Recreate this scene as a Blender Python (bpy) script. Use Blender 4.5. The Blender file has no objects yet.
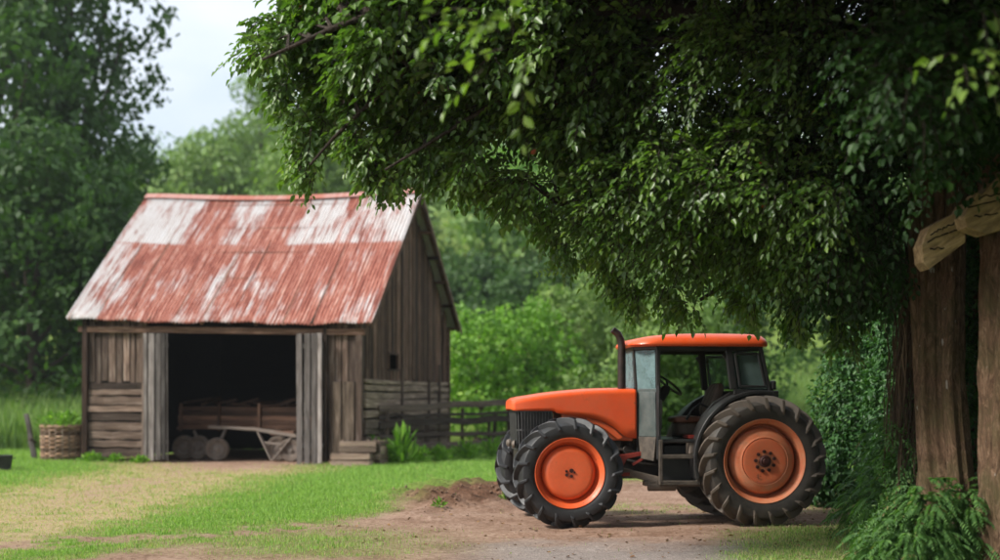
import bpy, bmesh, math, random
import numpy as np
from mathutils import Vector, Matrix
random.seed(7)
RNG = np.random.default_rng(11)
D2R = math.radians
scene = bpy.context.scene
COL = scene.collection
F, HZ, CAMZ = 1250.0, 400.0, 1.75

def at(px, py, Y):
    return Vector(((px-500)/F*Y, Y, CAMZ-(py-HZ)/F*Y))

# ------------------------------------------------------------------ materials
class NT:
    def __init__(s, name):
        s.m = bpy.data.materials.new(name); s.m.use_nodes = True
        s.t = s.m.node_tree; s.t.nodes.clear()
        s.out = s.n('ShaderNodeOutputMaterial')
    def n(s, typ, **kw):
        nd = s.t.nodes.new(typ)
        for k, v in kw.items(): setattr(nd, k, v)
        return nd
    def l(s, a, b): s.t.links.new(a, b)
    def put(s, sock, v):
        if isinstance(v, bpy.types.NodeSocket): s.l(v, sock)
        elif v is not None:
            if sock.type == 'RGBA' and len(v) == 3: v = (*v, 1)
            sock.default_value = v
    def attr(s, name, out='Fac'):
        a = s.n('ShaderNodeAttribute'); a.attribute_name = name; return a.outputs[out]
    def obj(s): return s.n('ShaderNodeTexCoord').outputs['Object']
    def scale(s, vec, sc, loc=(0, 0, 0)):
        m = s.n('ShaderNodeMapping'); s.l(vec, m.inputs[0]); m.inputs['Scale'].default_value = sc
        m.inputs['Location'].default_value = loc; return m.outputs[0]
    def noise(s, vec, scale=5, detail=4, rough=.6, dist=0):
        n = s.n('ShaderNodeTexNoise'); s.l(vec, n.inputs['Vector'])
        n.inputs['Scale'].default_value = scale; n.inputs['Detail'].default_value = detail
        n.inputs['Roughness'].default_value = rough; n.inputs['Distortion'].default_value = dist
        return n.outputs['Fac']
    def ramp(s, fac, stops):
        r = s.n('ShaderNodeValToRGB'); s.l(fac, r.inputs[0]); e = r.color_ramp.elements
        while len(e) < len(stops): e.new(.5)
        for i, (p, c) in enumerate(stops):
            e[i].position = p; e[i].color = (*c, 1) if not isinstance(c, (int, float)) else (c, c, c, 1)
        return r.outputs[0]
    def mix(s, f, a, b, mode='MIX'):
        m = s.n('ShaderNodeMix', data_type='RGBA', blend_type=mode)
        s.put(m.inputs[0], f); s.put(m.inputs[6], a); s.put(m.inputs[7], b); return m.outputs[2]
    def math(s, op, a, b=None, c=None, clamp=False):
        m = s.n('ShaderNodeMath', operation=op, use_clamp=clamp); s.put(m.inputs[0], a)
        if b is not None: s.put(m.inputs[1], b)
        if c is not None: s.put(m.inputs[2], c)
        return m.outputs[0]
    def bump(s, h, strength=.3, dist=.02):
        b = s.n('ShaderNodeBump'); s.l(h, b.inputs['Height']); b.inputs['Strength'].default_value = strength
        b.inputs['Distance'].default_value = dist; return b.outputs[0]
    def bsdf(s, color, rough=.7, normal=None, metallic=0, spec=.5, coat=0, finish=True):
        p = s.n('ShaderNodeBsdfPrincipled')
        s.put(p.inputs['Base Color'], color); s.put(p.inputs['Roughness'], rough); s.put(p.inputs['Metallic'], metallic)
        s.put(p.inputs['Specular IOR Level'], spec); s.put(p.inputs['Coat Weight'], coat)
        if normal is not None: s.l(normal, p.inputs['Normal'])
        if finish: s.l(p.outputs[0], s.out.inputs[0])
        return p.outputs[0]

def mat_wood(name, c0, c1, c2, bump=.6, grain=17., long=1.3, spec=.2):
    m = NT(name); g = m.attr('gr', 'Vector'); r = m.attr('rnd')
    n1 = m.noise(m.scale(g, (long, grain, grain)), 1, 5, .65, .4)
    n2 = m.noise(m.scale(g, (long*.8, 5, 5)), 1, 4, .6)
    c = m.ramp(n1, [(.3, c0), (.52, c1), (.75, c2)])
    c = m.mix(m.ramp(n2, [(.4, 0.), (.7, .7)]), c, tuple(x*.42 for x in c1))
    k = m.math('MULTIPLY_ADD', r, 1.4, .28)
    kk = m.n('ShaderNodeCombineColor'); [m.l(k, kk.inputs[i]) for i in range(3)]
    c = m.mix(1., c, kk.outputs[0], 'MULTIPLY')
    m.bsdf(c, .85, m.bump(n1, bump, .02), spec=spec); return m.m

def mat_plain(name, color, rough=.6, metallic=0, var=.25, scale=6., bump=.1, dust=None, dustamt=.5, spec=.5, coat=0, rust=None, lug=None):
    m = NT(name); o = m.attr('gr', 'Vector')
    n1 = m.noise(o, scale, 6, .65); n2 = m.noise(o, scale*6, 4, .6)
    c = m.mix(m.ramp(n1, [(.3, 0.), (.7, 1.)]), tuple(x*(1-var) for x in color), tuple(min(1, x*(1+var)) for x in color))
    if dust:
        f = m.math('MULTIPLY', m.ramp(m.math('ADD', m.math('MULTIPLY', n1, .6), m.math('MULTIPLY', n2, .4)), [(.38, 0.), (.68, 1.)]), dustamt)
        c = m.mix(f, c, dust)
    if rust:
        n3 = m.noise(o, scale*2.3, 8, .75)
        c = m.mix(m.ramp(n3, [(.62, 0.), (.68, 1.)]), c, rust)
    if lug: c = m.mix(m.math('MULTIPLY', m.math('GREATER_THAN', m.attr('rnd'), .7), m.math('MULTIPLY_ADD', n1, .9, .1)), c, lug)
    rr = m.math('MULTIPLY_ADD', n2, .3, rough-.12, clamp=True)
    m.bsdf(c, rr, m.bump(n2, bump, .01), metallic, spec, coat); return m.m

def mat_leaf(name, stops, trans=.35, gloss=.35, rough=.42, tmul=(1.3, 1.6, .5), big=0.6):
    m = NT(name); r = m.attr('rnd')
    c = m.ramp(r, stops)
    if big:
        nb = m.noise(m.attr('gr', 'Vector'), big, 3, .5)
        c = m.mix(m.ramp(nb, [(.35, 0.), (.65, .6)]), c, stops[-2][1])
    p = m.bsdf(c, rough, spec=gloss, finish=False)
    t = m.n('ShaderNodeBsdfTranslucent'); m.l(m.mix(1., c, tmul, 'MULTIPLY'), t.inputs[0])
    x = m.n('ShaderNodeMixShader'); x.inputs[0].default_value = trans
    m.l(p, x.inputs[1]); m.l(t.outputs[0], x.inputs[2]); m.l(x.outputs[0], m.out.inputs[0])
    return m.m

M = {}
M['board'] = mat_wood('weathered_board', (.022, .013, .009), (.14, .095, .072), (.31, .25, .21))
M['board_dark'] = mat_wood('brown_board', (.012, .006, .004), (.11, .062, .042), (.27, .185, .14))
M['board_grey'] = mat_wood('silver_board', (.045, .037, .032), (.155, .135, .125), (.29, .265, .25))
M['board_shade_crack'] = mat_wood('shade_and_crack_board', (.003, .0025, .002), (.007, .006, .005), (.014, .011, .009))  # near-black: unlit barn interior painted into the colour; slab cracks use it too
M['log'] = mat_wood('split_log', (.03, .019, .013), (.15, .11, .08), (.32, .25, .195), grain=11)
M['fence'] = mat_wood('fence_rail', (.016, .011, .008), (.075, .053, .042), (.18, .14, .115))
M['crate'] = mat_wood('crate_wood', (.07, .045, .032), (.21, .15, .115), (.38, .30, .25))
M['wagon_wood'] = mat_wood('wagon_wood', (.022, .012, .008), (.10, .055, .037), (.22, .135, .095))
M['slab'] = mat_wood('split_slab', (.08, .055, .03), (.25, .18, .095), (.42, .32, .19), grain=9, long=3, bump=.9)
M['black'] = mat_plain('black_frame', (.013, .013, .014), .38, 0, .3, 5, .08, dust=(.06, .052, .043), dustamt=.3)
M['engine'] = mat_plain('greasy_iron', (.016, .014, .013), .55, .2, .4, 9, .3, dust=(.07, .05, .035), dustamt=.5)
M['tank'] = mat_plain('dusty_steel', (.13, .105, .085), .6, .2, .3, 7, .2, dust=(.2, .16, .12), dustamt=.5)
M['step'] = mat_plain('dirty_step', (.05, .042, .035), .6, .2, .4, 7, .2, dust=(.16, .13, .10), dustamt=.7)
M['teal'] = mat_plain('grey_green_panel', (.055, .078, .076), .33, .1, .35, 4, .05, dust=(.14, .14, .125), dustamt=.55)
M['tyre'] = mat_plain('black_rubber', (.014, .0145, .016), .5, 0, .3, 8, .1, dust=(.035, .033, .03), dustamt=.5, lug=(.028, .030, .034))
M['tyre_dusty'] = mat_plain('dusty_rubber', (.026, .023, .02), .62, 0, .3, 4, .15, dust=(.10, .08, .06), dustamt=.5, lug=(.14, .108, .08))
M['orange'] = mat_plain('orange_paint', (.74, .082, .012), .34, 0, .10, 2.2, .015, dust=(.42, .13, .06), dustamt=.42, spec=.45, coat=.1, rust=(.34, .075, .025))
M['orange_rim'] = mat_plain('orange_wheel_paint', (.72, .105, .024), .42, 0, .15, 3.5, .04, dust=(.42, .12, .05), dustamt=.5, rust=(.17, .05, .022))
M['orange_old'] = mat_plain('faded_orange_paint', (.66, .16, .058), .6, 0, .2, 3, .08, dust=(.52, .27, .155), dustamt=.9, rust=(.2, .07, .03))
M['orange_old_c'] = mat_plain('faded_orange_centre', (.66, .13, .045), .55, 0, .15, 3, .08, dust=(.42, .17, .08), dustamt=.6, rust=(.2, .06, .025))
M['hub'] = mat_plain('rusty_hub', (.05, .014, .011), .6, .3, .3, 10, .2)
M['red'] = mat_plain('red_bracket', (.26, .020, .012), .5, 0, .3, 12, .1, dust=(.05, .03, .02), dustamt=.5)
M['seat'] = mat_plain('brown_vinyl', (.10, .07, .05), .55, 0, .3, 8, .15, dust=(.2, .16, .12), dustamt=.4)
M['seat_top'] = mat_plain('red_brown_vinyl', (.20, .07, .035), .5, 0, .25, 8, .1, dust=(.26, .16, .11), dustamt=.4)
M['chrome'] = mat_plain('lamp_glass', (.35, .35, .34), .2, .5, .2, 10, .02)
M['grille'] = mat_plain('grey_grille', (.05, .052, .055), .45, .3, .3, 8, .1, dust=(.12, .11, .1), dustamt=.4)
M['exhaust'] = mat_plain('brown_black_pipe', (.026, .02, .019), .45, .5, .4, 8, .1, dust=(.09, .05, .035), dustamt=.4)
M['old_metal'] = mat_plain('pale_old_metal', (.15, .13, .115), .6, .3, .3, 7, .2, dust=(.2, .13, .09), dustamt=.6)
M['wagon_tyre'] = mat_plain('grey_old_tyre', (.07, .052, .042), .8, 0, .3, 8, .2, dust=(.17, .125, .09), dustamt=.6)
M['tub'] = mat_plain('dark_tub', (.03, .03, .033), .6, .3, .3, 8, .1, dust=(.09, .08, .07))
M['wicker'] = mat_wood('wicker', (.12, .06, .035), (.33, .2, .13), (.52, .38, .28))
M['vine'] = mat_wood('vine_fibre', (.03, .02, .012), (.10, .068, .042), (.19, .135, .085))

def mat_glass(name, tint, dusty, amt):
    m = NT(name)
    tr = m.n('ShaderNodeBsdfTransparent'); tr.inputs[0].default_value = (*tint, 1)
    gl = m.n('ShaderNodeBsdfGlossy'); gl.inputs['Roughness'].default_value = .06; gl.inputs[0].default_value = (.9, .95, .95, 1)
    fr = m.n('ShaderNodeFresnel'); fr.inputs[0].default_value = 1.5
    a = m.n('ShaderNodeMixShader'); m.l(fr.outputs[0], a.inputs[0]); m.l(tr.outputs[0], a.inputs[1]); m.l(gl.outputs[0], a.inputs[2])
    df = m.n('ShaderNodeBsdfDiffuse'); df.inputs[0].default_value = (*dusty, 1)
    n = m.noise(m.attr('gr', 'Vector'), 7, 6, .7)
    b = m.n('ShaderNodeMixShader'); m.l(m.math('MULTIPLY', m.ramp(n, [(.3, .5), (.7, 1.)]), amt), b.inputs[0])
    m.l(a.outputs[0], b.inputs[1]); m.l(df.outputs[0], b.inputs[2]); m.l(b.outputs[0], m.out.inputs[0]); return m.m
M['glass_front'] = mat_glass('dusty_teal_glass', (.6, .74, .74), (.20, .30, .31), .72)
M['glass'] = mat_glass('green_glass', (.66, .76, .70), (.17, .25, .23), .5)
M['glass_thin'] = mat_glass('clear_glass', (.58, .64, .58), (.1, .12, .09), .1)

def mat_roof():
    m = NT('rusted_roof_sheet'); uv = m.attr('gr', 'Vector')          # x across ridge (m), y down the slope (m)
    sx = m.n('ShaderNodeSeparateXYZ'); m.l(uv, sx.inputs[0]); s, t = sx.outputs[0], sx.outputs[1]
    streak = m.noise(m.scale(uv, (9, .7, 1)), 1, 6, .7, .3)
    streak2 = m.noise(m.scale(uv, (3.2, .35, 1), (7, 3, 0)), 1, 5, .65)
    fine = m.noise(uv, 7, 8, .75)
    patch = m.noise(m.scale(uv, (1.1, .8, 1), (2, 9, 0)), 1, 4, .6)
    red = m.ramp(m.math('ADD', m.math('MULTIPLY', streak, .72), m.math('MULTIPLY', fine, .28)),
                 [(.37, (.13, .038, .027)), (.47, (.26, .078, .052)), (.54, (.36, .145, .105)), (.63, (.50, .33, .27))])
    pale = m.ramp(m.math('ADD', m.math('MULTIPLY', streak, .6), m.math('MULTIPLY', fine, .4)),
                  [(.34, (.33, .22, .19)), (.5, (.46, .43, .42)), (.7, (.56, .56, .575))])
    W = 9.1
    sn = m.math('DIVIDE', s, W)
    bands = m.ramp(sn, [(0, .72), (.03, .85), (.21, .8), (.28, .32), (.34, .32), (.40, .62), (.47, .55), (.53, .16), (.585, .2), (.63, .78), (.75, .74), (.79, .38), (.83, .66), (.985, .74)])
    upper = m.math('LESS_THAN', t, 2.55)
    lower = m.ramp(sn, [(0, .85), (.07, .75), (.16, .3), (.3, .3), (.33, .22), (.45, .46), (.6, .38), (.8, .27), (1, .4)])
    # pale bottom left corner, streaked lower half
    low_amt = m.math('MULTIPLY', lower, m.math('MULTIPLY_ADD', m.math('SUBTRACT', t, 2.6, clamp=False), .12, .72))
    amt = m.mix(upper, low_amt, bands)
    thr = m.math('ADD', amt, m.math('MULTIPLY', m.math('SUBTRACT', m.math('ADD', m.math('MULTIPLY', streak, .45), m.math('ADD', m.math('MULTIPLY', streak2, .4), m.math('MULTIPLY', patch, .35))), .6), 3.5))
    f = m.ramp(thr, [(.42, 0.), (.78, 1.)])
    c = m.mix(f, red, pale)
    seam = m.math('LESS_THAN', m.math('ABSOLUTE', m.math('SUBTRACT', t, 2.57)), .03)
    c = m.mix(m.math('MULTIPLY', seam, .6), c, (.3, .12, .09))
    edge = m.math('LESS_THAN', t, .16)
    c = m.mix(m.math('MULTIPLY', edge, .75), c, (.34, .12, .085))
    m.bsdf(c, .6, m.bump(fine, .05, .005), .1, .3); return m.m
M['roof'] = mat_roof()
M['roof_under'] = M['board_shade_crack']

def mat_bark(name, c0, c1, c2, moss=None):
    m = NT(name); g = m.attr('gr', 'Vector')
    n1 = m.noise(m.scale(g, (15, 15, 4.2)), 1, 9, .78, 1.6); n2 = m.noise(g, 2.2, 5, .6); n3 = m.noise(m.scale(g, (14, 14, 5)), 1, 3, .5)
    c = m.ramp(n1, [(.32, c0), (.52, c1), (.72, c2)])
    c = m.mix(m.ramp(n2, [(.45, 0.), (.65, .55)]), c, moss or tuple(x*.5 for x in c1))
    c = m.mix(m.ramp(n3, [(.70, 0.), (.74, .7)]), c, (.5, .47, .42))
    m.bsdf(c, .9, m.bump(n1, .9, .06), spec=.15); return m.m
M['bark'] = mat_bark('old_bark', (.020, .012, .008), (.15, .09, .055), (.36, .24, .16), (.09, .085, .035))
M['bark_far'] = mat_bark('far_bark', (.02, .015, .012), (.07, .055, .043), (.15, .12, .1))

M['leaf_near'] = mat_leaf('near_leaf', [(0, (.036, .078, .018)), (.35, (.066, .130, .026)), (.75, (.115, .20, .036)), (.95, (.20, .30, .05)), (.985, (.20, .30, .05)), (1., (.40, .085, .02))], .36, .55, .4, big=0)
M['leaf_shade'] = mat_leaf('shaded_leaf', [(0, (.012, .034, .009)), (.5, (.022, .058, .012)), (1., (.045, .10, .018))], .22, .25, .5, big=0)  # darker copy of the near leaf: canopy shade painted into the colour
M['leaf_ivy'] = mat_leaf('ivy_leaf', [(0, (.018, .055, .018)), (.5, (.035, .10, .027)), (1., (.075, .17, .045))], .25, .3, .45, big=0)
M['leaf_fern'] = mat_leaf('fern_leaf', [(0, (.05, .115, .035)), (.5, (.085, .18, .055)), (.9, (.15, .27, .08)), (1., (.22, .19, .08))], .35, .3, .5, big=0)
M['leaf_dark'] = mat_leaf('dark_tree_leaf', [(0, (.016, .042, .012)), (.5, (.032, .074, .018)), (.8, (.052, .108, .025)), (1., (.08, .15, .034))], .3, .2, .55, big=.25)
M['leaf_mid'] = mat_leaf('mid_tree_leaf', [(0, (.065, .125, .035)), (.5, (.12, .20, .055)), (.8, (.17, .25, .07)), (1., (.23, .32, .09))], .3, .2, .55, big=.25)
M['leaf_bright'] = mat_leaf('bush_leaf', [(0, (.05, .12, .018)), (.5, (.105, .23, .03)), (.8, (.17, .32, .045)), (1., (.28, .42, .08))], .35, .2, .5, big=.5)
M['leaf_wood'] = mat_leaf('hazed_woodland_leaf', [(0, (.10, .17, .06)), (.5, (.16, .25, .085)), (.8, (.21, .30, .10)), (1., (.27, .36, .13))], .25, .15, .6, big=.03)  # paled greens: distance haze painted into the leaf colour
M['grass'] = mat_leaf('grass_blade', [(0, (.135, .235, .06)), (.5, (.26, .42, .10)), (.72, (.34, .49, .14)), (.8, (.38, .345, .19)), (1., (.50, .41, .25))], .4, .2, .5, (1.2, 1.4, .5), big=0)
M['tallgrass'] = mat_leaf('tall_grass_blade', [(0, (.10, .18, .05)), (.5, (.17, .27, .08)), (1., (.26, .34, .13))], .35, .15, .6, big=0)

def mat_ground():
    m = NT('ground'); o = m.obj(); d = m.attr('dirt'); dr = m.attr('dry'); gv = m.attr('gravel'); md = m.attr('mound')
    n1 = m.noise(o, 1.3, 8, .7); n2 = m.noise(o, 14, 8, .75); n3 = m.noise(o, 60, 4, .7)
    dirt = m.ramp(m.math('ADD', m.math('MULTIPLY', n1, .4), m.math('MULTIPLY', n2, .6)), [(.36, (.11, .062, .04)), (.48, (.24, .15, .105)), (.62, (.38, .27, .205))])
    grav = m.ramp(m.math('ADD', m.math('MULTIPLY', n3, .7), m.math('MULTIPLY', n2, .3)), [(.36, (.11, .095, .088)), (.5, (.26, .225, .205)), (.66, (.44, .39, .36))])
    dirt = m.mix(gv, dirt, grav)
    dirt = m.mix(md, dirt, m.ramp(n2, [(.35, (.055, .028, .016)), (.6, (.15, .08, .05)), (.75, (.26, .16, .11))]))
    soil = m.ramp(n2, [(.3, (.08, .12, .025)), (.6, (.14, .2, .04)), (.8, (.2, .25, .07))])
    dryc = m.ramp(n2, [(.3, (.24, .165, .09)), (.55, (.37, .28, .165)), (.8, (.48, .39, .25))])
    soil = m.mix(dr, soil, dryc)
    c = m.mix(d, soil, dirt)
    h = m.math('ADD', m.math('MULTIPLY', n2, .7), m.math('MULTIPLY', n3, .3))
    m.bsdf(c, .95, m.bump(h, .7, .05), spec=.1); return m.m
M['ground'] = mat_ground()

# ------------------------------------------------------------------ object helpers
def tag(o, label=None, cat=None, group=None, kind=None):
    for k, v in (('label', label), ('category', cat), ('group', group), ('kind', kind)):
        if v: o[k] = v
    return o
def empty(name, loc=(0, 0, 0), rz=0., parent=None):
    o = bpy.data.objects.new(name, None); COL.objects.link(o); o.location = loc; o.rotation_euler = (0, 0, rz)
    o.empty_display_size = .2; o.parent = parent; return o

class MB:
    def __init__(s): s.v, s.f, s.g, s.r = [], [], [], []
    def add(s, V, Fs, gr=None, rnd=None):
        b = len(s.v); rnd = random.random() if rnd is None else rnd
        off = Vector((random.random()*40, random.random()*40, random.random()*40))
        s.v += [tuple(p) for p in V]; s.f += [tuple(i+b for i in f) for f in Fs]
        s.g += [tuple(Vector(q)+off) for q in (gr if gr is not None else V)]
        s.r += [rnd]*len(V); return s
    def beam(s, p0, p1, w, h, up=(0, 0, 1), taper=1., n=1, wob=0., rnd=None):
        p0, p1 = Vector(p0), Vector(p1); d = (p1-p0); L = d.length; d.normalize(); up = Vector(up)
        if abs(d.dot(up)) > .98: up = Vector((1, 0, 0)) if abs(d.x) < .9 else Vector((0, 1, 0))
        a = d.cross(up).normalized(); b = a.cross(d)
        V, G, Fs = [], [], []
        for i in range(n+1):
            t = i/n; c = p0+d*L*t + (a*random.uniform(-wob, wob)+b*random.uniform(-wob, wob))*(1 if n > 1 else 0)
            k = 1+(taper-1)*t
            ww, hh = w*k*(1+random.uniform(-wob, wob)*3/max(w, .05)*.3), h*k
            for sx, sy in ((-1, -1), (1, -1), (1, 1), (-1, 1)):
                V.append(c+a*sx*ww/2+b*sy*hh/2); G.append((t*L, sx*ww/2+sy*hh, sy*hh/2))
        for i in range(n):
            for k in range(4): Fs.append((i*4+k, i*4+(k+1) % 4, i*4+4+(k+1) % 4, i*4+4+k))
        Fs += [(3, 2, 1, 0), (n*4, n*4+1, n*4+2, n*4+3)]
        return s.add(V, Fs, G, rnd)
    def box(s, c, size, rz=0., rnd=None, tilt=None):
        c = Vector(c); R = Matrix.Rotation(rz, 3, 'Z') if tilt is None else tilt
        h = Vector(size)/2; V, G = [], []
        for z in (-1, 1):
            for x, y in ((-1, -1), (1, -1), (1, 1), (-1, 1)):
                q = Vector((x*h.x, y*h.y, z*h.z)); V.append(c+R@q); G.append(q)
        return s.add(V, [(3, 2, 1, 0), (4, 5, 6, 7), (0, 1, 5, 4), (1, 2, 6, 5), (2, 3, 7, 6), (3, 0, 4, 7)], G, rnd)
    def tube(s, P, R, seg=10, rnd=None):
        P = [Vector(p) for p in P]; V, G, Fs = [], [], []; L = 0; a = None
        for i, p in enumerate(P):
            d = (P[min(i+1, len(P)-1)]-P[max(i-1, 0)]).normalized()
            if a is None: a = d.orthogonal().normalized()
            a = (a-d*a.dot(d)).normalized(); b = d.cross(a)
            if i: L += (p-P[i-1]).length
            r = R[i] if hasattr(R, '__len__') else R
            for k in range(seg):
                t = 2*math.pi*k/seg; V.append(p+a*r*math.cos(t)+b*r*math.sin(t)); G.append((L, r*math.cos(t), r*math.sin(t)))
        for i in range(len(P)-1):
            for k in range(seg): Fs.append((i*seg+k, i*seg+(k+1) % seg, (i+1)*seg+(k+1) % seg, (i+1)*seg+k))
        Fs += [tuple(range(seg))[::-1], tuple((len(P)-1)*seg+k for k in range(seg))]
        return s.add(V, Fs, G, rnd)
    def lathe(s, prof, o=(0, 0, 0), seg=48, cap=True, rnd=None):            # prof: (axial y, radius); axis = Y
        o = Vector(o); V, Fs = [], []; n = len(prof)
        for k in range(seg):
            t = 2*math.pi*k/seg
            for (y, r) in prof: V.append(o+Vector((r*math.cos(t), y, r*math.sin(t))))
        for k in range(seg):
            for i in range(n-1):
                Fs.append((k*n+i, k*n+i+1, ((k+1) % seg)*n+i+1, ((k+1) % seg)*n+i))
        return s.add(V, Fs, None, rnd)
    def loft(s, secs, cap=True, closed=True, rnd=None):
        V = [p for sec in secs for p in sec]; n = len(secs[0]); Fs = []
        for i in range(len(secs)-1):
            for k in range(n if closed else n-1): Fs.append((i*n+k, i*n+(k+1) % n, (i+1)*n+(k+1) % n, (i+1)*n+k))
        if cap: Fs += [tuple(range(n))[::-1], tuple((len(secs)-1)*n+k for k in range(n))]
        return s.add(V, Fs, None, rnd)
    def prism(s, out, y0, y1, rnd=None):                                  # outline in (x, z), extruded along y
        n = len(out); V = [(x, y0, z) for x, z in out]+[(x, y1, z) for x, z in out]
        Fs = [tuple(range(n)), tuple(range(2*n-1, n-1, -1))]+[(i, i+n, (i+1) % n+n, (i+1) % n) for i in range(n)]
        return s.add(V, Fs, None, rnd)
    def build(s, name, mat, parent=None, smooth=None, bevel=0., solid=0., subsurf=0):
        me = bpy.data.meshes.new(name); me.from_pydata(s.v, [], s.f); me.update()
        bm = bmesh.new(); bm.from_mesh(me); bmesh.ops.recalc_face_normals(bm, faces=bm.faces); bm.to_mesh(me); bm.free()
        a = me.attributes.new('rnd', 'FLOAT', 'POINT'); a.data.foreach_set('value', s.r)
        a = me.attributes.new('gr', 'FLOAT_VECTOR', 'POINT'); a.data.foreach_set('vector', np.array(s.g, dtype=np.float32).ravel())
        me.materials.append(M[mat] if isinstance(mat, str) else mat)
        if smooth is not None:
            me.polygons.foreach_set('use_smooth', [True]*len(me.polygons)); me.set_sharp_from_angle(angle=D2R(smooth))
        o = bpy.data.objects.new(name, me); COL.objects.link(o); o.parent = parent
        if solid: md = o.modifiers.new('solid', 'SOLIDIFY'); md.thickness = solid; md.offset = 0
        if bevel: md = o.modifiers.new('bevel', 'BEVEL'); md.width = bevel; md.segments = 2; md.limit_method = 'ANGLE'; md.angle_limit = D2R(40)
        if subsurf: md = o.modifiers.new('sub', 'SUBSURF'); md.levels = md.render_levels = subsurf
        return o

def fast(name, V, Fc, mat, parent=None, rnd=None, gr=None, smooth=False, extra=None):
    V = np.ascontiguousarray(V, dtype=np.float32); Fc = np.ascontiguousarray(Fc, dtype=np.int32); k = Fc.shape[1]
    me = bpy.data.meshes.new(name); me.vertices.add(len(V)); me.vertices.foreach_set('co', V.ravel())
    me.loops.add(Fc.size); me.loops.foreach_set('vertex_index', Fc.ravel()); me.polygons.add(len(Fc))
    me.polygons.foreach_set('loop_start', np.arange(0, Fc.size, k, dtype=np.int32))
    me.update(calc_edges=True)
    if smooth: me.polygons.foreach_set('use_smooth', np.ones(len(Fc), dtype=bool))
    if rnd is not None: a = me.attributes.new('rnd', 'FLOAT', 'POINT'); a.data.foreach_set('value', np.asarray(rnd, dtype=np.float32))
    a = me.attributes.new('gr', 'FLOAT_VECTOR', 'POINT'); a.data.foreach_set('vector', np.asarray(gr if gr is not None else V, dtype=np.float32).ravel())
    for kx, vx in (extra or {}).items(): a = me.attributes.new(kx, 'FLOAT', 'POINT'); a.data.foreach_set('value', np.asarray(vx, dtype=np.float32))
    me.materials.append(M[mat]); me.validate()
    o = bpy.data.objects.new(name, me); COL.objects.link(o); o.parent = parent; return o

def norm(a): return a/np.maximum(np.linalg.norm(a, axis=1, keepdims=True), 1e-9)
def leaves(P, Dr, N, L, Wd, fold=.25, six=True):
    """Folded leaves at P along Dr with normal hint N; returns verts, quads, verts per leaf."""
    Dr = norm(Dr); S = norm(np.cross(Dr, N)); Nn = np.cross(S, Dr); L = L[:, None]; Wd = Wd[:, None]
    if six:
        pts = [P, P+Dr*L*.34+S*Wd*.5+Nn*Wd*fold, P+Dr*L*.68+S*Wd*.38+Nn*Wd*fold*.6-Nn*L*.04, P+Dr*L-Nn*L*.13,
               P+Dr*L*.68-S*Wd*.38+Nn*Wd*fold*.6-Nn*L*.04, P+Dr*L*.34-S*Wd*.5+Nn*Wd*fold]
        V = np.stack(pts, 1).reshape(-1, 3); b = np.arange(len(P))[:, None]*6
        Fq = np.concatenate([b+np.array([[0, 1, 2, 3]]), b+np.array([[0, 3, 4, 5]])], 0); return V, Fq, 6
    pts = [P-Dr*L*.5, P+S*Wd*.5, P+Dr*L*.5, P-S*Wd*.5]
    V = np.stack(pts, 1).reshape(-1, 3); b = np.arange(len(P))[:, None]*4
    return V, b+np.array([[0, 1, 2, 3]]), 4
def rdir(n): return norm(RNG.normal(size=(n, 3)))
def sn(x, y, z=0, s=1., seed=0.):
    """cheap smooth noise in about -1..1"""
    x = x*s+seed*3.1; y = y*s+seed*1.7; z = z*s
    return (np.sin(x*1.7+1.3*np.sin(y*1.1+z)+seed)+np.sin(y*2.3+1.7*np.sin(x*.9+2*z)+seed*2)+np.sin((x+y)*1.3-z*1.9+1.1*np.sin(x*2.7))+.6*np.sin(x*4.1-y*3.7+z*3.3))/3.2

# ------------------------------------------------------------------ world, sun, camera
w = bpy.data.worlds.new('World'); scene.world = w; w.use_nodes = True; t = w.node_tree; t.nodes.clear()
SUN_EL, SUN_AZ = 41., -113.       # azimuth from +Y clockwise: from the left, behind the camera
def N_(ty): return t.nodes.new(ty)
sky = N_('ShaderNodeTexSky'); sky.sky_type = 'NISHITA'; sky.sun_disc = False
sky.sun_elevation = D2R(SUN_EL); sky.sun_rotation = D2R(SUN_AZ); sky.dust_density = 2.; sky.air_density = 1.
tc = N_('ShaderNodeTexCoord'); mp = N_('ShaderNodeMapping'); mp.inputs['Scale'].default_value = (1, 1, 2.4)
nz = N_('ShaderNodeTexNoise'); nz.inputs['Scale'].default_value = 3.2; nz.inputs['Detail'].default_value = 7; nz.inputs['Roughness'].default_value = .55
t.links.new(tc.outputs['Generated'], mp.inputs[0]); t.links.new(mp.outputs[0], nz.inputs['Vector'])
cr = N_('ShaderNodeValToRGB'); cr.color_ramp.elements[0].position = .3; cr.color_ramp.elements[0].color = (.72, .72, .72, 1)
cr.color_ramp.elements[1].position = .5; cr.color_ramp.elements[1].color = (1, 1, 1, 1); t.links.new(nz.outputs[0], cr.inputs[0])
nz2 = N_('ShaderNodeTexNoise'); nz2.inputs['Scale'].default_value = 5.; nz2.inputs['Detail'].default_value = 5; t.links.new(mp.outputs[0], nz2.inputs['Vector'])
cc = N_('ShaderNodeValToRGB'); e = cc.color_ramp.elements
e[0].position = .35; e[0].color = (2.75, 3.15, 3.65, 1); e[1].position = .65; e[1].color = (3.6, 3.8, 4.05, 1); t.links.new(nz2.outputs[0], cc.inputs[0])
mx = N_('ShaderNodeMix'); mx.data_type = 'RGBA'; t.links.new(cr.outputs[0], mx.inputs[0]); t.links.new(sky.outputs[0], mx.inputs[6]); t.links.new(cc.outputs[0], mx.inputs[7])
bg = N_('ShaderNodeBackground'); bg.inputs[1].default_value = .10; t.links.new(mx.outputs[2], bg.inputs[0])
wo = N_('ShaderNodeOutputWorld'); t.links.new(bg.outputs[0], wo.inputs[0])
sl = bpy.data.lights.new('sun', 'SUN'); sl.energy = 2.3; sl.angle = D2R(12); sl.color = (1, .95, .87)
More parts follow.
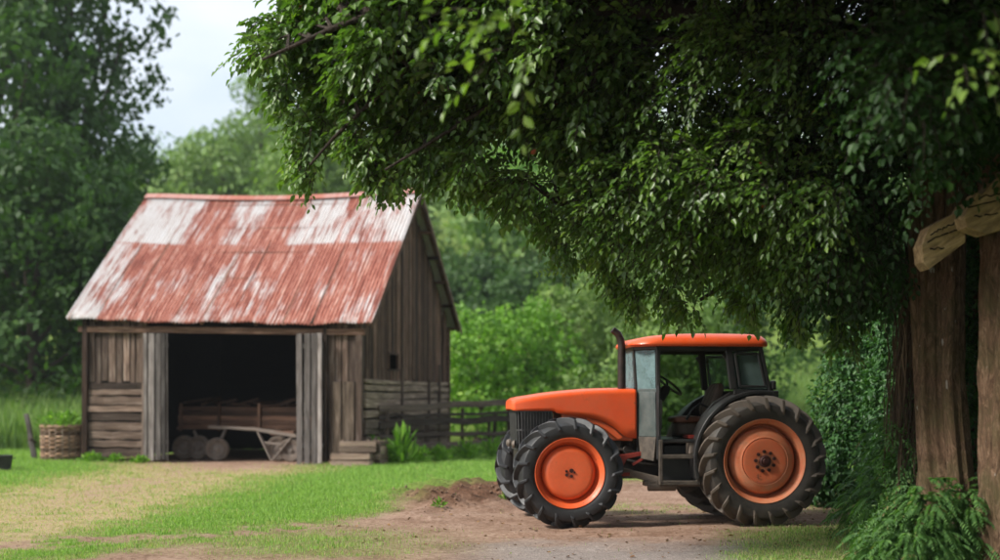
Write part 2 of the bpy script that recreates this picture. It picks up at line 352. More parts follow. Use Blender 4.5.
so = bpy.data.objects.new('sun', sl); COL.objects.link(so)
az = D2R(SUN_AZ); el = D2R(SUN_EL)
sd = Vector((math.sin(az)*math.cos(el), math.cos(az)*math.cos(el), math.sin(el)))
so.rotation_euler = sd.to_track_quat('Z', 'Y').to_euler(); so.location = (-10, -10, 30)

cd = bpy.data.cameras.new('camera'); cam = bpy.data.objects.new('camera', cd); COL.objects.link(cam); scene.camera = cam
cam.location = (0, 0, CAMZ); cam.rotation_euler = (D2R(90), 0, 0)
cd.lens = 36*F/1000; cd.sensor_width = 36; cd.shift_y = .12; cd.clip_end = 3000; cd.clip_start = .1
cd.dof.use_dof = True; cd.dof.focus_distance = 15.2; cd.dof.aperture_fstop = .74
scene.view_settings.view_transform = 'Standard'; scene.view_settings.look = 'None'; scene.view_settings.gamma = 1
scene.view_settings.exposure = 1.55
scene.render.engine = 'CYCLES'; cy = scene.cycles
cy.use_denoising = True; cy.max_bounces = 7; cy.diffuse_bounces = 3; cy.glossy_bounces = 3; cy.transparent_max_bounces = 12
cy.transmission_bounces = 4; cy.volume_bounces = 0; cy.use_adaptive_sampling = True; cy.adaptive_threshold = .015
cy.caustics_reflective = cy.caustics_refractive = False; cy.sample_clamp_indirect = 6

# ------------------------------------------------------------------ ground
def terr(x, y):
    a = np.clip((y-43)/10, 0, 1); h = a*a*(3-2*a)*1.2+np.clip(y-50, 0, 22)*.13+np.clip(y-72, 0, 170)*.245
    h = h+np.clip((np.abs(x)-60), 0, 400)*.0*y
    h = h+np.clip(y-90, 0, 60)/60*(3.5*np.sin(x*.045+1.2)+2.2*np.sin(x*.09+y*.03))
    return np.maximum(h, 0)
def sstep(a, b, x): t_ = np.clip((x-a)/(b-a), 0, 1); return t_*t_*(3-2*t_)
def ground_masks(X, Y):
    """dirt, dry, gravel, mound masks (0..1) laid out on the ground plane near the barn and the tractor."""
    Ys = np.maximum(Y, 3.); wx = .5*sn(X, Y, 0, .9, 1); wy = .45*sn(X, Y, 0, 1.1, 2)
    u = 500+F*(X+wx*.5)/Ys; v = HZ+F*CAMZ/Ys + wy*7*(17/Ys) + 3*sn(X, Y, 0, 4, 3)*(17/Ys)
    n = sn(X, Y, 0, 2.3, 4)*.5+sn(X, Y, 0, 6., 5)*.5
    edge = np.interp(u, [-200, 0, 60, 130, 200, 300, 380, 430, 490, 560, 620, 700, 830, 900, 1200], [575, 565, 556, 545, 540, 528, 510, 497, 487, 482, 480, 480, 484, 490, 490])
    dirt = sstep(-5, 9, v-edge)
    # pale patches of grass left growing in the near verge
    dirt *= 1-.72*np.exp(-((u-310)/110.)**2)*np.exp(-((v-544)/13.)**2)
    dirt *= 1-.85*sstep(690, 790, u)*sstep(520, 531, v)
    dirt *= 1-.30*np.exp(-((v-508)/5.)**2)*sstep(590, 620, u)*(n > -.15)
    # soil strips bottom left
    dirt = np.maximum(dirt, .9*np.exp(-((v-(545-.06*(u-20)))/4.5)**2)*(u < 330)*(n > -.25))
    apron = np.exp(-((u-235)/95.)**2)*sstep(458, 462, v)*sstep(478, 465, v)
    dirt = np.maximum(dirt, .9*apron)
    ctr = np.interp(v, [455, 470, 490, 520, 540, 560], [230, 200, 110, 20, -60, -160]); wid = np.interp(v, [455, 470, 490, 520, 560], [80, 105, 130, 120, 120])
    dry = np.exp(-((u-ctr)/wid)**4)*(.6+.4*n)*sstep(455, 462, v)
    dry = np.clip(dry*1.75, 0, 1)*(Y < 43)
    dirt = np.maximum(dirt, .62*np.exp(-((u-ctr)/(wid*.42))**2)*sstep(460, 468, v)*sstep(516, 490, v)*np.clip(.6+n, 0, 1)*(Y < 43))
    gravel = sstep(535, 552, v)*sstep(400, 520, u)*.9
    mound = np.exp(-((u-452)/62.)**2)*np.exp(-((v-499)/10.)**2)
    mound = np.clip(mound*1.8+np.exp(-((v-484)/6.)**2)*np.maximum(sstep(760, 820, u)*.8, sstep(560, 600, u)*.45), 0, 1)
    lx = (X+11.84)*.974-(Y-35.67)*.225; ly = (X+11.84)*.225+(Y-35.67)*.974
    ins = (lx > 0) & (lx < 8.3) & (ly > -.2) & (ly < 8.6); dirt = np.where(ins, 1., dirt); dry = np.where(ins, 0, dry)
    back = (Y > 43) & ~ins; dirt = np.where(back, 0, dirt); mound = np.where(back, 0, mound)
    return np.clip(dirt, 0, 1), dry, gravel, mound
def gheight(X, Y, D=None, Mo=None):
    if D is None: D, _, _, Mo = ground_masks(X, Y)
    h = terr(X, Y)
    near = (Y < 43)
    for yr in (14.5, 16.1): h = h-D*near*.022*np.exp(-((Y-yr-.12*np.sin(X*.6))/.16)**2)*(X > -5)+D*near*.012*np.exp(-((Y-yr-.3-.12*np.sin(X*.6))/.12)**2)
    h = h+near*(Mo*.2*(1+.5*sn(X, Y, 0, 5, 9))+.012*sn(X, Y, 0, 3, 8)+D*.008*sn(X, Y, 0, 14, 7)+.02*Mo*sn(X, Y, 0, 16, 6))
    return h
xs = np.concatenate([-np.geomspace(20, 900, 60)[::-1], np.arange(-19.9, 12, .10), np.geomspace(12.1, 900, 60)])
ys = np.concatenate([np.linspace(-60, 9, 14), np.arange(9.5, 26, .07), np.arange(26.1, 46, .16), np.geomspace(46.3, 1200, 130)])
GX, GY = np.meshgrid(xs, ys); D_, DR, GV, MO = ground_masks(GX, GY)
GZ = gheight(GX, GY, D_, MO)
V = np.stack([GX, GY, GZ], -1).reshape(-1, 3); nx, ny = len(xs), len(ys)
ii = (np.arange(ny-1)[:, None]*nx+np.arange(nx-1)[None]).ravel()
Fq = np.stack([ii, ii+1, ii+nx+1, ii+nx], 1)
g = fast('ground', V, Fq, 'ground', smooth=True, extra=dict(dirt=D_.ravel(), dry=DR.ravel(), gravel=GV.ravel(), mound=MO.ravel()))
tag(g, 'farmyard ground with dirt drive, short lawn and worn dry track', kind='structure')

def blades(name, X, Y, H, Wd, rnd, mat, label, lean=.45, z=None):
    n = len(X); Z = gheight(X, Y) if z is None else z
    a = RNG.uniform(0, 2*math.pi, n); S = np.stack([np.cos(a), np.sin(a), np.zeros(n)], 1)
    b = RNG.uniform(0, 2*math.pi, n); Ld = np.stack([np.cos(b), np.sin(b), np.zeros(n)], 1)*(RNG.random(n)*lean*H)[:, None]
    P = np.stack([X, Y, Z-.01], 1); up = np.zeros((n, 3)); up[:, 2] = H
    V = np.stack([P-S*Wd[:, None]/2, P+S*Wd[:, None]/2, P+up*.6+Ld*.4+S*Wd[:, None]*.35, P+up+Ld], 1).reshape(-1, 3)
    Fq = np.arange(n)[:, None]*4+np.array([[0, 1, 2, 3]])
    o = fast(name, V, Fq, mat, rnd=np.repeat(rnd, 4)); tag(o, label, kind='stuff'); return o

# lawn: denser close by
def lawn():
    n = 900000
    Y = 12.5*np.exp(RNG.random(n)**.9*math.log(44/12.5)); X = (RNG.random(n)*1.16-.58)*Y*.86
    X = X-0.02*Y
    D, R_, G_, Mo = ground_masks(X, Y)
    clump = sn(X, Y, 0, 3.1, 12)*.5+sn(X, Y, 0, 9., 13)*.5
    p = (1-D)**1.6*(1-Mo*.95)*(1-.6*R_)*np.clip(.85+.5*clump, .15, 1)
    p = np.maximum(p, .012*(clump > .25)*(Y < 22))
    k = RNG.random(n) < p
    # keep blades out of the barn and the tyres' contact
    lx = (X+11.84)*.974-(Y-35.67)*.225; ly = (X+11.84)*.225+(Y-35.67)*.974
    k &= ~((lx > -.1) & (lx < 8.4) & (ly > -.15) & (ly < 8.8))
    k &= ~((X > 5.2) & (Y < 16))
    X, Y, D, R_, clump = X[k], Y[k], D[k], R_[k], clump[k]
    m = len(X); H = (.035+.05*RNG.random(m)**1.5)*(1+.5*clump)*(1-.35*R_)*(.55+.45*(1-D))*np.clip(Y/20, .8, 1.6)
    tuft = (D > .3); H[tuft] *= 1.2
    Wd = .006*np.clip(Y/15, .8, 2.4)*(1+RNG.random(m)*.6)
    u = 500+F*X/Y
    dryness = np.clip(R_*.85+.28*(D > .12)+.12*sn(X, Y, 0, 1.4, 14)+.2*sstep(700, 800, u)*(Y < 17.5), 0, 1)
    r = np.where(RNG.random(m) < dryness, RNG.uniform(.72, 1, m), RNG.uniform(0, .7, m)+.0)
    return blades('grass', X, Y, H, Wd, r, 'grass', 'short green lawn grass thinning to dry blades along the track')
lawn()
def tall():
    n = 60000; X = RNG.uniform(-34, -10.5, n); Y = RNG.uniform(43, 62, n)
    k = ((X < -13.2) | (Y > 46)); X, Y = X[k], Y[k]; m = len(X)
    n2 = 30000; X2 = RNG.uniform(2, 26, n2); Y2 = RNG.uniform(44, 74, n2)
    blades('tall_grass', X, Y, RNG.uniform(.7, 1.5, m), RNG.uniform(.02, .045, m), RNG.random(m), 'tallgrass', 'tall pale meadow grass behind the basket and left of the barn', .35)
    blades('meadow_grass', X2, Y2, RNG.uniform(.2, .5, n2), RNG.uniform(.02, .05, n2), RNG.random(n2), 'tallgrass', 'pale meadow grass seen beyond the tractor cab', .5)
tall()
# clods and stones
def clods():
    n = 5200; X = RNG.uniform(-6, 6, n); Y = 13+RNG.random(n)**1.3*9
    D, R_, G_, Mo = ground_masks(X, Y); k = RNG.random(n) < np.clip(Mo*1.5+D*.22, 0, 1); X, Y, Mo = X[k], Y[k], Mo[k]; m = len(X)
    s = RNG.uniform(.004, .011, m)*(1+4*Mo*RNG.random(m)); Z = gheight(X, Y)+s*.25
    base = np.array([(1, 0, 0), (0, 1, 0), (-1, 0, 0), (0, -1, 0), (0, 0, .8), (0, 0, -.8)], float)
    tri = np.array([(0, 1, 4), (1, 2, 4), (2, 3, 4), (3, 0, 4), (1, 0, 5), (2, 1, 5), (3, 2, 5), (0, 3, 5)])
    V = base[None]*s[:, None, None]*RNG.uniform(.6, 1.3, (m, 6, 1)); a = RNG.uniform(0, 6.28, m); ca, sa = np.cos(a)[:, None], np.sin(a)[:, None]
    V = np.stack([V[..., 0]*ca-V[..., 1]*sa, V[..., 0]*sa+V[..., 1]*ca, V[..., 2]], -1)+np.stack([X, Y, Z], 1)[:, None]
    return V.reshape(-1, 3), (np.arange(m)[:, None, None]*6+tri[None]).reshape(-1, 3), np.repeat(RNG.random(m), 6)
M['clod'] = mat_plain('earth_clod', (.15, .095, .065), .95, 0, .5, 3, .2, spec=.1)
_v, _f, _r = clods(); tag(fast('gravel', _v, _f, 'clod', rnd=_r), 'loose earth clods and small stones on the dirt drive', kind='stuff')

def litter():
    n = 520; X = RNG.uniform(-3, 6, n); Y = RNG.uniform(13.4, 20, n); k = RNG.random(n) < np.clip((X+3)/7, .1, 1); X, Y = X[k], Y[k]; m = len(X)
    P = np.stack([X, Y, gheight(X, Y)+.012], 1); D = rdir(m); D[:, 2] *= .15; N = rdir(m)*.35+np.array([0, 0, 1.])
    L = RNG.uniform(.03, .08, m); V, Fq, k6 = leaves(P, D, norm(N), L, L*.6)
    tag(fast('fallen_leaves', V, Fq, 'litter', rnd=np.repeat(RNG.random(m), k6)), 'scattered brown fallen leaves on the drive near the tractor', kind='stuff')
M['litter'] = mat_leaf('fallen_leaf', [(0, (.06, .03, .015)), (.5, (.16, .08, .035)), (.9, (.26, .15, .06)), (1., (.10, .14, .03))], .1, .2, .7, big=0)
litter()
# ------------------------------------------------------------------ barn
BW, BL = 8.33, 8.6
BROT = D2R(-13.)
barn = tag(empty('barn', (-11.84, 35.67, 0), BROT), 'old wooden barn with rusty red and white corrugated roof and open front', 'barn')
def ridge_z(x): u = x/BW; return 8.26-.16*u-.14*math.sin(math.pi*min(max(u, 0), 1))
def eave_z(x): u = x/BW; return 4.06-.24*u-.05*math.sin(math.pi*min(max(u, 0), 1))
OV = .36
def roof_z(x, y):
    if y <= BL/2: return eave_z(x)+(ridge_z(x)-eave_z(x))*(y+OV)/(BL/2+OV)
    return ridge_z(x)+(4.12-ridge_z(x))*(y-BL/2)/(BL/2+.45)
def board_wall_v(mb, x0, x1, y, zb, zt, w=.2, th=.035, axis='x', rag=.05, gap=.034, skip=0.):
    x = x0
    while x < x1-.02:
        ww = min(w*random.uniform(.75, 1.3), x1-x)
        if random.random() >= skip:
            xm = x+ww/2; z0 = (zb(xm) if callable(zb) else zb)+random.uniform(-rag, rag)
            z1a = zt(x) if callable(zt) else zt; z1b = zt(x+ww) if callable(zt) else zt
            d = random.uniform(-.012, .012); yy0, yy1 = y-th/2+d, y+th/2+d; tw = random.uniform(-.025, .025)
            a, b = x+gap/2, x+ww-gap/2
            if axis == 'x':
                V = [(a, yy0, z0), (b, yy0, z0), (b, yy1, z0), (a, yy1, z0), (a+tw, yy0, z1a), (b+tw, yy0, z1b), (b+tw, yy1, z1b), (a+tw, yy1, z1a)]
            else:
                V = [(yy1, a, z0), (yy1, b, z0), (yy0, b, z0), (yy0, a, z0), (yy1, a+tw, z1a), (yy1, b+tw, z1b), (yy0, b+tw, z1b), (yy0, a+tw, z1a)]
            G = [(p[2], p[0]+p[1], 0) for p in V]
            mb.add(V, [(3, 2, 1, 0), (4, 5, 6, 7), (0, 1, 5, 4), (1, 2, 6, 5), (2, 3, 7, 6), (3, 0, 4, 7)], G)
        x += ww
def board_wall_h(mb, x0, x1, y, z0, z1, h=.22, th=.06, axis='x', rag=.02):
    z = z0
    while z < z1-.04:
        hh = min(h*random.uniform(.8, 1.2), z1-z); e0, e1 = x0-random.uniform(0, rag), x1+random.uniform(0, rag)
        d = random.uniform(-.02, .02); t0 = random.uniform(-.02, .02)
        p0, p1 = ((e0, y+d, z+hh/2+t0), (e1, y-d, z+hh/2)) if axis == 'x' else ((y+d, e0, z+hh/2+t0), (y-d, e1, z+hh/2))
        mb.beam(p0, p1, th, hh-.04, n=7, wob=.018); z += hh
# front wall
mb = MB(); board_wall_v(mb, .14, 1.86, 0, 2.25, lambda x: eave_z(x)-.02, .2)
mb.build('front_wall', 'board', barn, bevel=.006)
mb = MB(); board_wall_v(mb, 7.2, 8.2, 0, .1, lambda x: eave_z(x)-.02, .2); mb.build('front_wall', 'board', barn, bevel=.006)
mb = MB()
board_wall_h(mb, .1, 1.9, -.03, .12, 2.3, .24, .05); mb.build('log_siding', 'board', barn, bevel=.006)
mb = MB(); mb.box((.95, .05, 2.0), (1.86, .03, 3.7)); mb.box((7.75, .05, 1.95), (1.1, .03, 3.6)); mb.box((BW/2, .1, 3.85), (BW-.1, .06, .3)); mb.build('wall_shade_sheet', 'board_shade_crack', barn)  # added black sheets behind the boards, stopping light through the gaps
for x, w_ in ((.05, .17), (1.9, .13), (8.26, .19), (7.3, .11)):
    MB().beam((x, -.06, 0), (x+.02, -.06, eave_z(x)+.03), w_, .15, up=(0, 1, 0), n=6, wob=.008).build('post', 'board_dark' if x < 1 else 'board', barn, bevel=.01)
MB().beam((-.15, -.085, 3.78), (BW+.12, -.085, 3.58), .10, .17, n=10, wob=.008).build('lintel_beam', 'board_dark', barn, bevel=.01)
# lean panel of rough bark board beside the right door
mb = MB(); board_wall_v(mb, 7.5, 8.18, -.13, .05, 2.25, .36, .04, rag=.03); mb.build('patch_panel', 'log', barn, bevel=.005)
# gable walls
top = lambda y: roof_z(BW, y)-.10
for xx, nm in ((BW, 'gable_wall'), (0., 'gable_wall')):
    mb = MB()
    tp = (lambda y, X_=xx: roof_z(X_, y)-.10)
    if xx > 1:
        board_wall_v(mb, .12, 2.15, xx, 2.3, tp, .17, axis='y'); board_wall_v(mb, 3.05, BL-.12, xx, lambda y: 2.3-(.45 if 5.2 < y < 7 else 0), tp, .17, axis='y', rag=.12, skip=.05)
        board_wall_v(mb, 2.15, 3.05, xx, 2.3, 2.62, .17, axis='y'); board_wall_v(mb, 2.15, 3.05, xx, 3.1, tp, .17, axis='y')
    else: board_wall_v(mb, .0, BL, xx, .1, tp, .2, axis='y')
    mb.build(nm, 'board_dark', barn, bevel=.005)
mb = MB(); board_wall_h(mb, .1, BL-.1, BW+.02, .1, 2.36, .25, .12, axis='y', rag=.05); mb.build('log_wall', 'log', barn, bevel=.02)
for y0, h_ in ((3.2, 2.7), (6.0, 2.4), (7.2, 2.9)):
    MB().beam((BW+.11, y0, 0), (BW+.11, y0+.1, h_), .13, .06, up=(1, 0, 0), n=4, wob=.01).build('batten', 'board', barn, bevel=.006)
mb = MB(); f = .05
for p0, p1 in (((BW+.04, 2.12, 2.62), (BW+.04, 3.08, 2.62)), ((BW+.04, 2.12, 3.1), (BW+.04, 3.08, 3.1)), ((BW+.04, 2.15, 2.6), (BW+.04, 2.15, 3.12)), ((BW+.04, 3.05, 2.6), (BW+.04, 3.05, 3.12))): mb.beam(p0, p1, .05, .05)
mb.build('window_frame', 'board_dark', barn)
mb = MB(); mb.box((BW+.01, BL, 2.1), (.18, .18, 4.1)); mb.build('post', 'board_dark', barn, bevel=.01)
# back wall, added black sheets that keep the inside dark, floor
mb = MB(); board_wall_v(mb, 0, BW, BL, .05, 4.3, .22); mb.build('back_wall', 'board_dark', barn)
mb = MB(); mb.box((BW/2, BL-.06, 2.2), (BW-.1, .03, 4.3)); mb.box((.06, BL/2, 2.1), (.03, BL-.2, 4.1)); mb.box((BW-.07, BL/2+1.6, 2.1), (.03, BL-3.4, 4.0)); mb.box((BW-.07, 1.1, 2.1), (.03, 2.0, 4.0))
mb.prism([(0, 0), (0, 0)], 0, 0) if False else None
mb.build('inner_shade_sheet', 'board_shade_crack', barn)
for xx in (.07, BW-.08):
    mb = MB()
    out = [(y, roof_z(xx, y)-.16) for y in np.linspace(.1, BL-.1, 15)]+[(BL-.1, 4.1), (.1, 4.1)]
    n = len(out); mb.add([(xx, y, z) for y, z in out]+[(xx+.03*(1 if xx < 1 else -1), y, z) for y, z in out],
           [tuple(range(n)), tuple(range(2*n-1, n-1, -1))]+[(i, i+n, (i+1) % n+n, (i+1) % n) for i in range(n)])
    mb.build('gable_shade_sheet', 'board_shade_crack', barn)  # added black sheet closing the gable against light
# roof sheets, corrugated
def roof_sheet(front, name):
    x0, x1 = -.42, BW+.40; nxs = int((x1-x0)/.105*6); X = np.linspace(x0, x1, nxs); nt = 15
    Vs, Gs, Vn = [], [], []
    for k in range(nt):
        tt = k/(nt-1)
        for x in X:
            y = BL/2-(BL/2+OV)*tt if front else BL/2+(BL/2+.45)*tt
            z = roof_z(x, y)+.028*math.sin((x-x0)/.105*2*math.pi)+.012*math.sin(x*1.9+tt*5)+(.02 if tt < .42 else 0)+random.uniform(-.001, .001)
            z += (.018*math.sin(x*5.1)+.02*math.sin(x*1.3+2))*(tt > .98)
            yy = y - (.025*math.sin(x*2.3)+.02*math.sin(x*6.9))*(tt > .99)*(1 if front else -1)
            Vs.append((x, yy, z)); Gs.append((x-x0, tt*6.2+ (0 if front else 20), 0))
    ii = (np.arange(nt-1)[:, None]*nxs+np.arange(nxs-1)[None]).ravel()
    o = fast(name, np.array(Vs), np.stack([ii, ii+1, ii+nxs+1, ii+nxs], 1), 'roof', barn, gr=np.array(Gs), smooth=True)
    md = o.modifiers.new('s', 'SOLIDIFY'); md.thickness = .012; md.offset = 1
roof_sheet(True, 'roof'); roof_sheet(False, 'roof')
mb = MB()
for i in range(12):
    xa = -.42+i*(BW+.82)/12; xb = xa+(BW+.82)/12
    za, zb = ridge_z(xa)+.075, ridge_z(xb)+.075
    mb.add([(xa, BL/2-.2, za-.16), (xb, BL/2-.2, zb-.16), (xb, BL/2, zb), (xa, BL/2, za), (xb, BL/2+.2, zb-.16), (xa, BL/2+.2, za-.16)], [(0, 1, 2, 3), (3, 2, 4, 5)],
           [(xa, .05, 0)]*6)
    mb.g[-6:] = [(q, .05, 0) for q in (xa, xb, xb, xa, xb, xa)]
mb.build('ridge_cap', 'roof', barn, solid=.008)
for x in np.linspace(-.3, BW+.28, 12):       # rafters under both slopes
    for s in (0, 1):
        p0 = (x, -OV+.05 if s == 0 else BL+.40, roof_z(x, -OV+.05 if s == 0 else BL+.40)-.085); p1 = (x, BL/2, ridge_z(x)-.085)
        MB().beam(p0, p1, .07, .10).build('rafter', 'board_dark', barn)
for yy in list(np.linspace(.3, BL/2-.3, 5))+list(np.linspace(BL/2+.3, BL+.2, 6)):   # purlin ends showing at the gable
    x0 = -.38; MB().beam((x0, yy, roof_z(x0, yy)-.17), (BW+.37, yy, roof_z(BW, yy)-.17), .08, .1).build('purlin', 'board_dark', barn)
mb = MB(); 
for s in (0, 1):
    a = (BW+.39, -OV if s == 0 else BL+.44); mb.beam((a[0], a[1], roof_z(BW, a[1])-.10), (a[0], BL/2, ridge_z(BW)-.10), .03, .15)
mb.build('barge_board', 'board_dark', barn)
# doors, standing open
def door(x, w_, z0, z1, rz, mat):
    d = empty('door', (x, -.16, 0), rz, barn)
    mb = MB(); board_wall_v(mb, 0, w_, 0, z0, z1, .2, .035, rag=.04, gap=.045); mb.build('door_boards', mat, d, bevel=.005)
    mb = MB(); 
    for z in (z0+.5, z1-.35): MB().beam((.02, .03, z), (w_-.02, .03, z+.02), .025, .13).build('door_batten', mat, d)
door(1.90, .82, .06, 3.62, D2R(-3), 'board_grey'); door(6.50, .86, -.0, 3.56, D2R(-12), 'board_grey')

# ------------------------------------------------------------------ farm wagons in the barn
def BP(x, y, z=0): return barn.matrix_basis @ Vector((x, y, z))
def small_wheel(par, loc, r, wd, name='wheel', rz=0.):
    wv = empty(name, loc, rz, par)
    MB().lathe([(-wd*.3, r*.55), (-wd*.5, r*.7), (-wd*.5, r*.9), (-wd*.3, r), (wd*.3, r), (wd*.5, r*.9), (wd*.5, r*.7), (wd*.3, r*.55)], seg=32).build('tyre', 'wagon_tyre', wv, smooth=40)
    MB().lathe([(-wd*.3, r*.56), (-wd*.34, r*.5), (-wd*.1, r*.42), (-wd*.15, r*.2), (-wd*.4, r*.16), (-wd*.4, .001)], seg=24).build('rim', 'old_metal', wv, smooth=40)
barn.rotation_euler = (0, 0, BROT); bpy.context.view_layer.update()
wag = tag(empty('farm_wagon', BP(2.1, 1.45), BROT), 'brown wooden farm wagon with long plank box inside the dark barn', 'wagon')
mb = MB()
for k in range(5): mb.beam((.05, 0+k*.004, .98+k*.13), (4.5, 0, .97+k*.125), .04, .12, n=6, wob=.01)
mb.build('box_side', 'wagon_wood', wag, bevel=.005)
mb = MB(); mb.box((2.25, .75, .93), (4.5, 1.5, .06)); mb.build('bed', 'wagon_wood', wag)
mb = MB()
for k in range(5): mb.beam((.05, 1.5, .98+k*.13), (4.5, 1.5, .97+k*.125), .04, .12)
mb.build('box_side', 'wagon_wood', wag)
for x in (.15, 1.35, 2.6, 3.9): MB().beam((x, -.05, .85), (x+.02, -.05, 1.66), .08, .05, up=(0, 1, 0)).build('stake', 'wagon_wood', wag)
mb = MB()
for k in range(22):
    x = .1+k*.23; mb.beam((x, .3+random.random()*.8, 1.58+random.uniform(0, .1)), (x+.5, .5+random.random()*.6, 1.62+random.uniform(-.05, .2)), .12, .06)
mb.build('load_boards', 'wagon_wood', wag)
for x in (.5, 3.2):
    MB().beam((x, -.05, .42), (x, 1.55, .42), .1, .1).build('axle', 'old_metal', wag)
for x in (.25, .72, 3.2):
    small_wheel(wag, (x, -.02, .36), .36, .16)
small_wheel(wag, (3.2, 1.5, .36), .36, .16)
MB().beam((.5, .1, .85), (.85, -.1, .36), .06, .06).build('strut', 'old_metal', wag)
cart = tag(empty('cart_frame', BP(3.35, .95), BROT), 'old low cart frame with pale bent drawbar and spoked tyre wheels at the barn opening', 'cart')
mb = MB(); mb.beam((.0, 0, .98), (1.5, -.05, .92), .07, .08, n=4, wob=.01); mb.beam((1.5, -.05, .92), (2.75, -.1, .74), .09, .09, n=4, wob=.01); mb.beam((.2, .5, .96), (2.6, .5, .8), .07, .08)
mb.build('frame', 'old_metal', cart, bevel=.01)
mb = MB(); mb.beam((1.55, -.04, .85), (2.0, -.12, .05), .09, .05); mb.beam((2.6, -.08, .72), (2.02, -.12, .05), .09, .05); mb.beam((1.75, -.06, .55), (2.3, -.1, .5), .05, .05); mb.build('drawbar', 'old_metal', cart, bevel=.006)
mb = MB(); mb.box((2.3, .1, .82), (.7, .4, .12)); mb.build('seat_plank', 'wagon_wood', cart, bevel=.01)
small_wheel(cart, (2.55, -.02, .34), .34, .16); small_wheel(cart, (.28, .0, .34), .34, .16, rz=.3); small_wheel(cart, (2.55, .9, .34), .34, .16)
MB().beam((.28, 0, .36), (.3, .5, .9), .07, .07).build('strut', 'old_metal', cart)
MB().beam((2.55, -.02, .34), (2.55, .9, .34), .07, .07).build('axle', 'old_metal', cart)

# ------------------------------------------------------------------ crates, basket, post, tub, fence
def crate(loc, rz, sx, sy, sz, label, rows=3):
    c = tag(empty('wooden_crate', loc, rz), label, 'crate', 'wooden crates by the barn corner')
    for s, nm in ((-1, 0), (1, 1)):
        mb = MB()
        for k in range(rows): mb.beam((-sx/2, s*sy/2, sz*(k+.5)/rows), (sx/2, s*sy/2, sz*(k+.5)/rows+random.uniform(-.01, .01)), .025, sz/rows*.84)
        mb.build('slat_side', 'crate', c, bevel=.004)
        mb = MB()
        for k in range(rows): mb.beam((s*(sx/2-.02), -sy/2+.02, sz*(k+.5)/rows), (s*(sx/2-.02), sy/2-.02, sz*(k+.5)/rows), .025, sz/rows*.84)
        mb.build('end_panel', 'crate', c, bevel=.004)
        for s2 in (-1, 1): MB().beam((s*(sx/2-.05), s2*(sy/2-.035), .0), (s*(sx/2-.05), s2*(sy/2-.035), sz+.02), .05, .04).build('corner_post', 'crate', c)
    mb = MB()
    for k in range(4): mb.beam((-sx/2+.02, -sy/2+.08+k*(sy-.16)/3, .03), (sx/2-.02, -sy/2+.08+k*(sy-.16)/3, .03), .12, .02)
    mb.build('bottom', 'crate', c)
crate(at(353, 466, 33.0)*1, D2R(-8), 1.05, .6, .36, 'wide pale slatted crate on the grass at the foot of the barn corner', 2)
crate(Vector((-3.75, 33.05, .37)), D2R(4), .95, .5, .3, 'slatted crate resting on top of the wide crate by the barn corner', 2)
crate(Vector((-3.28, 33.35, 0.)), D2R(-20), .42, .5, .68, 'narrow upright crate standing right of the stacked crates', 4)
for o in list(COL.objects):
    if o.get('category') == 'crate' and o.location.z < .2: o.location.z = 0.0
# woven basket
Yb = 36.; bx = at(63, 461, Yb)
bas = tag(empty('woven_basket', (bx.x, Yb, 0)), 'round woven basket of weathered canes filled with green weeds', 'basket')
mb = MB(); R0, H0 = .58, 1.0
for k in range(16):
    z = .04+k*.061; mb.tube([(math.cos(a)*(R0+.03*math.sin(a*10+k*math.pi)), math.sin(a)*(R0+.03*math.sin(a*10+k*math.pi)), z) for a in np.linspace(0, 2*math.pi, 61)], .026, 6)
mb.build('weave', 'wicker', bas, smooth=60)
for k in range(20):
    a = k*math.pi/10; MB().tube([(math.cos(a)*R0, math.sin(a)*R0, 0), (math.cos(a)*R0*1.03, math.sin(a)*R0*1.03, H0+.06)], .024, 6).build('stake', 'crate', bas)
mb = MB(); mb.tube([(math.cos(a)*R0*1.03, math.sin(a)*R0*1.03, H0) for a in np.linspace(0, 2*math.pi, 41)], .04, 8); mb.build('rim', 'wicker', bas, smooth=60)
so_ = MB().lathe([(0, .001), (0, R0-.04)], seg=24).build('soil', 'clod', bas); so_.rotation_euler = (D2R(90), 0, 0); so_.location = (0, 0, .88)
p = at(31, 462, 36.5)
pst = tag(empty('leaning_post', (p.x, p.y, 0)), 'grey split post leaning left of the woven basket', 'post')
MB().beam((.12, 0, -.05), (-.14, 0, 1.35), .17, .1, up=(0, 1, 0), n=5, wob=.015, taper=.75).build('stake', 'board_grey', pst, bevel=.01)
MB().beam((.12, .1, .5), (-.0, -.12, .62), .05, .05).build('cross_peg', 'board_dark', pst)
p = at(2, 472, 30.5)
tub = tag(empty('metal_tub', (p.x, p.y, 0)), 'dark round metal tub standing in the grass left of the leaning post', 'tub')
o = MB().lathe([(0, .001), (0, .2), (.38, .25), (.40, .265), (.41, .25), (.37, .24), (.05, .19), (.05, .001)], seg=28).build('shell', 'tub', tub, smooth=35); o.rotation_euler = (D2R(90), 0, 0)
for s in (-1, 1): MB().tube([(s*.25, -.06, .32), (s*.31, -.05, .34), (s*.31, .05, .34), (s*.25, .06, .32)], .012, 6).build('handle', 'tub', tub)
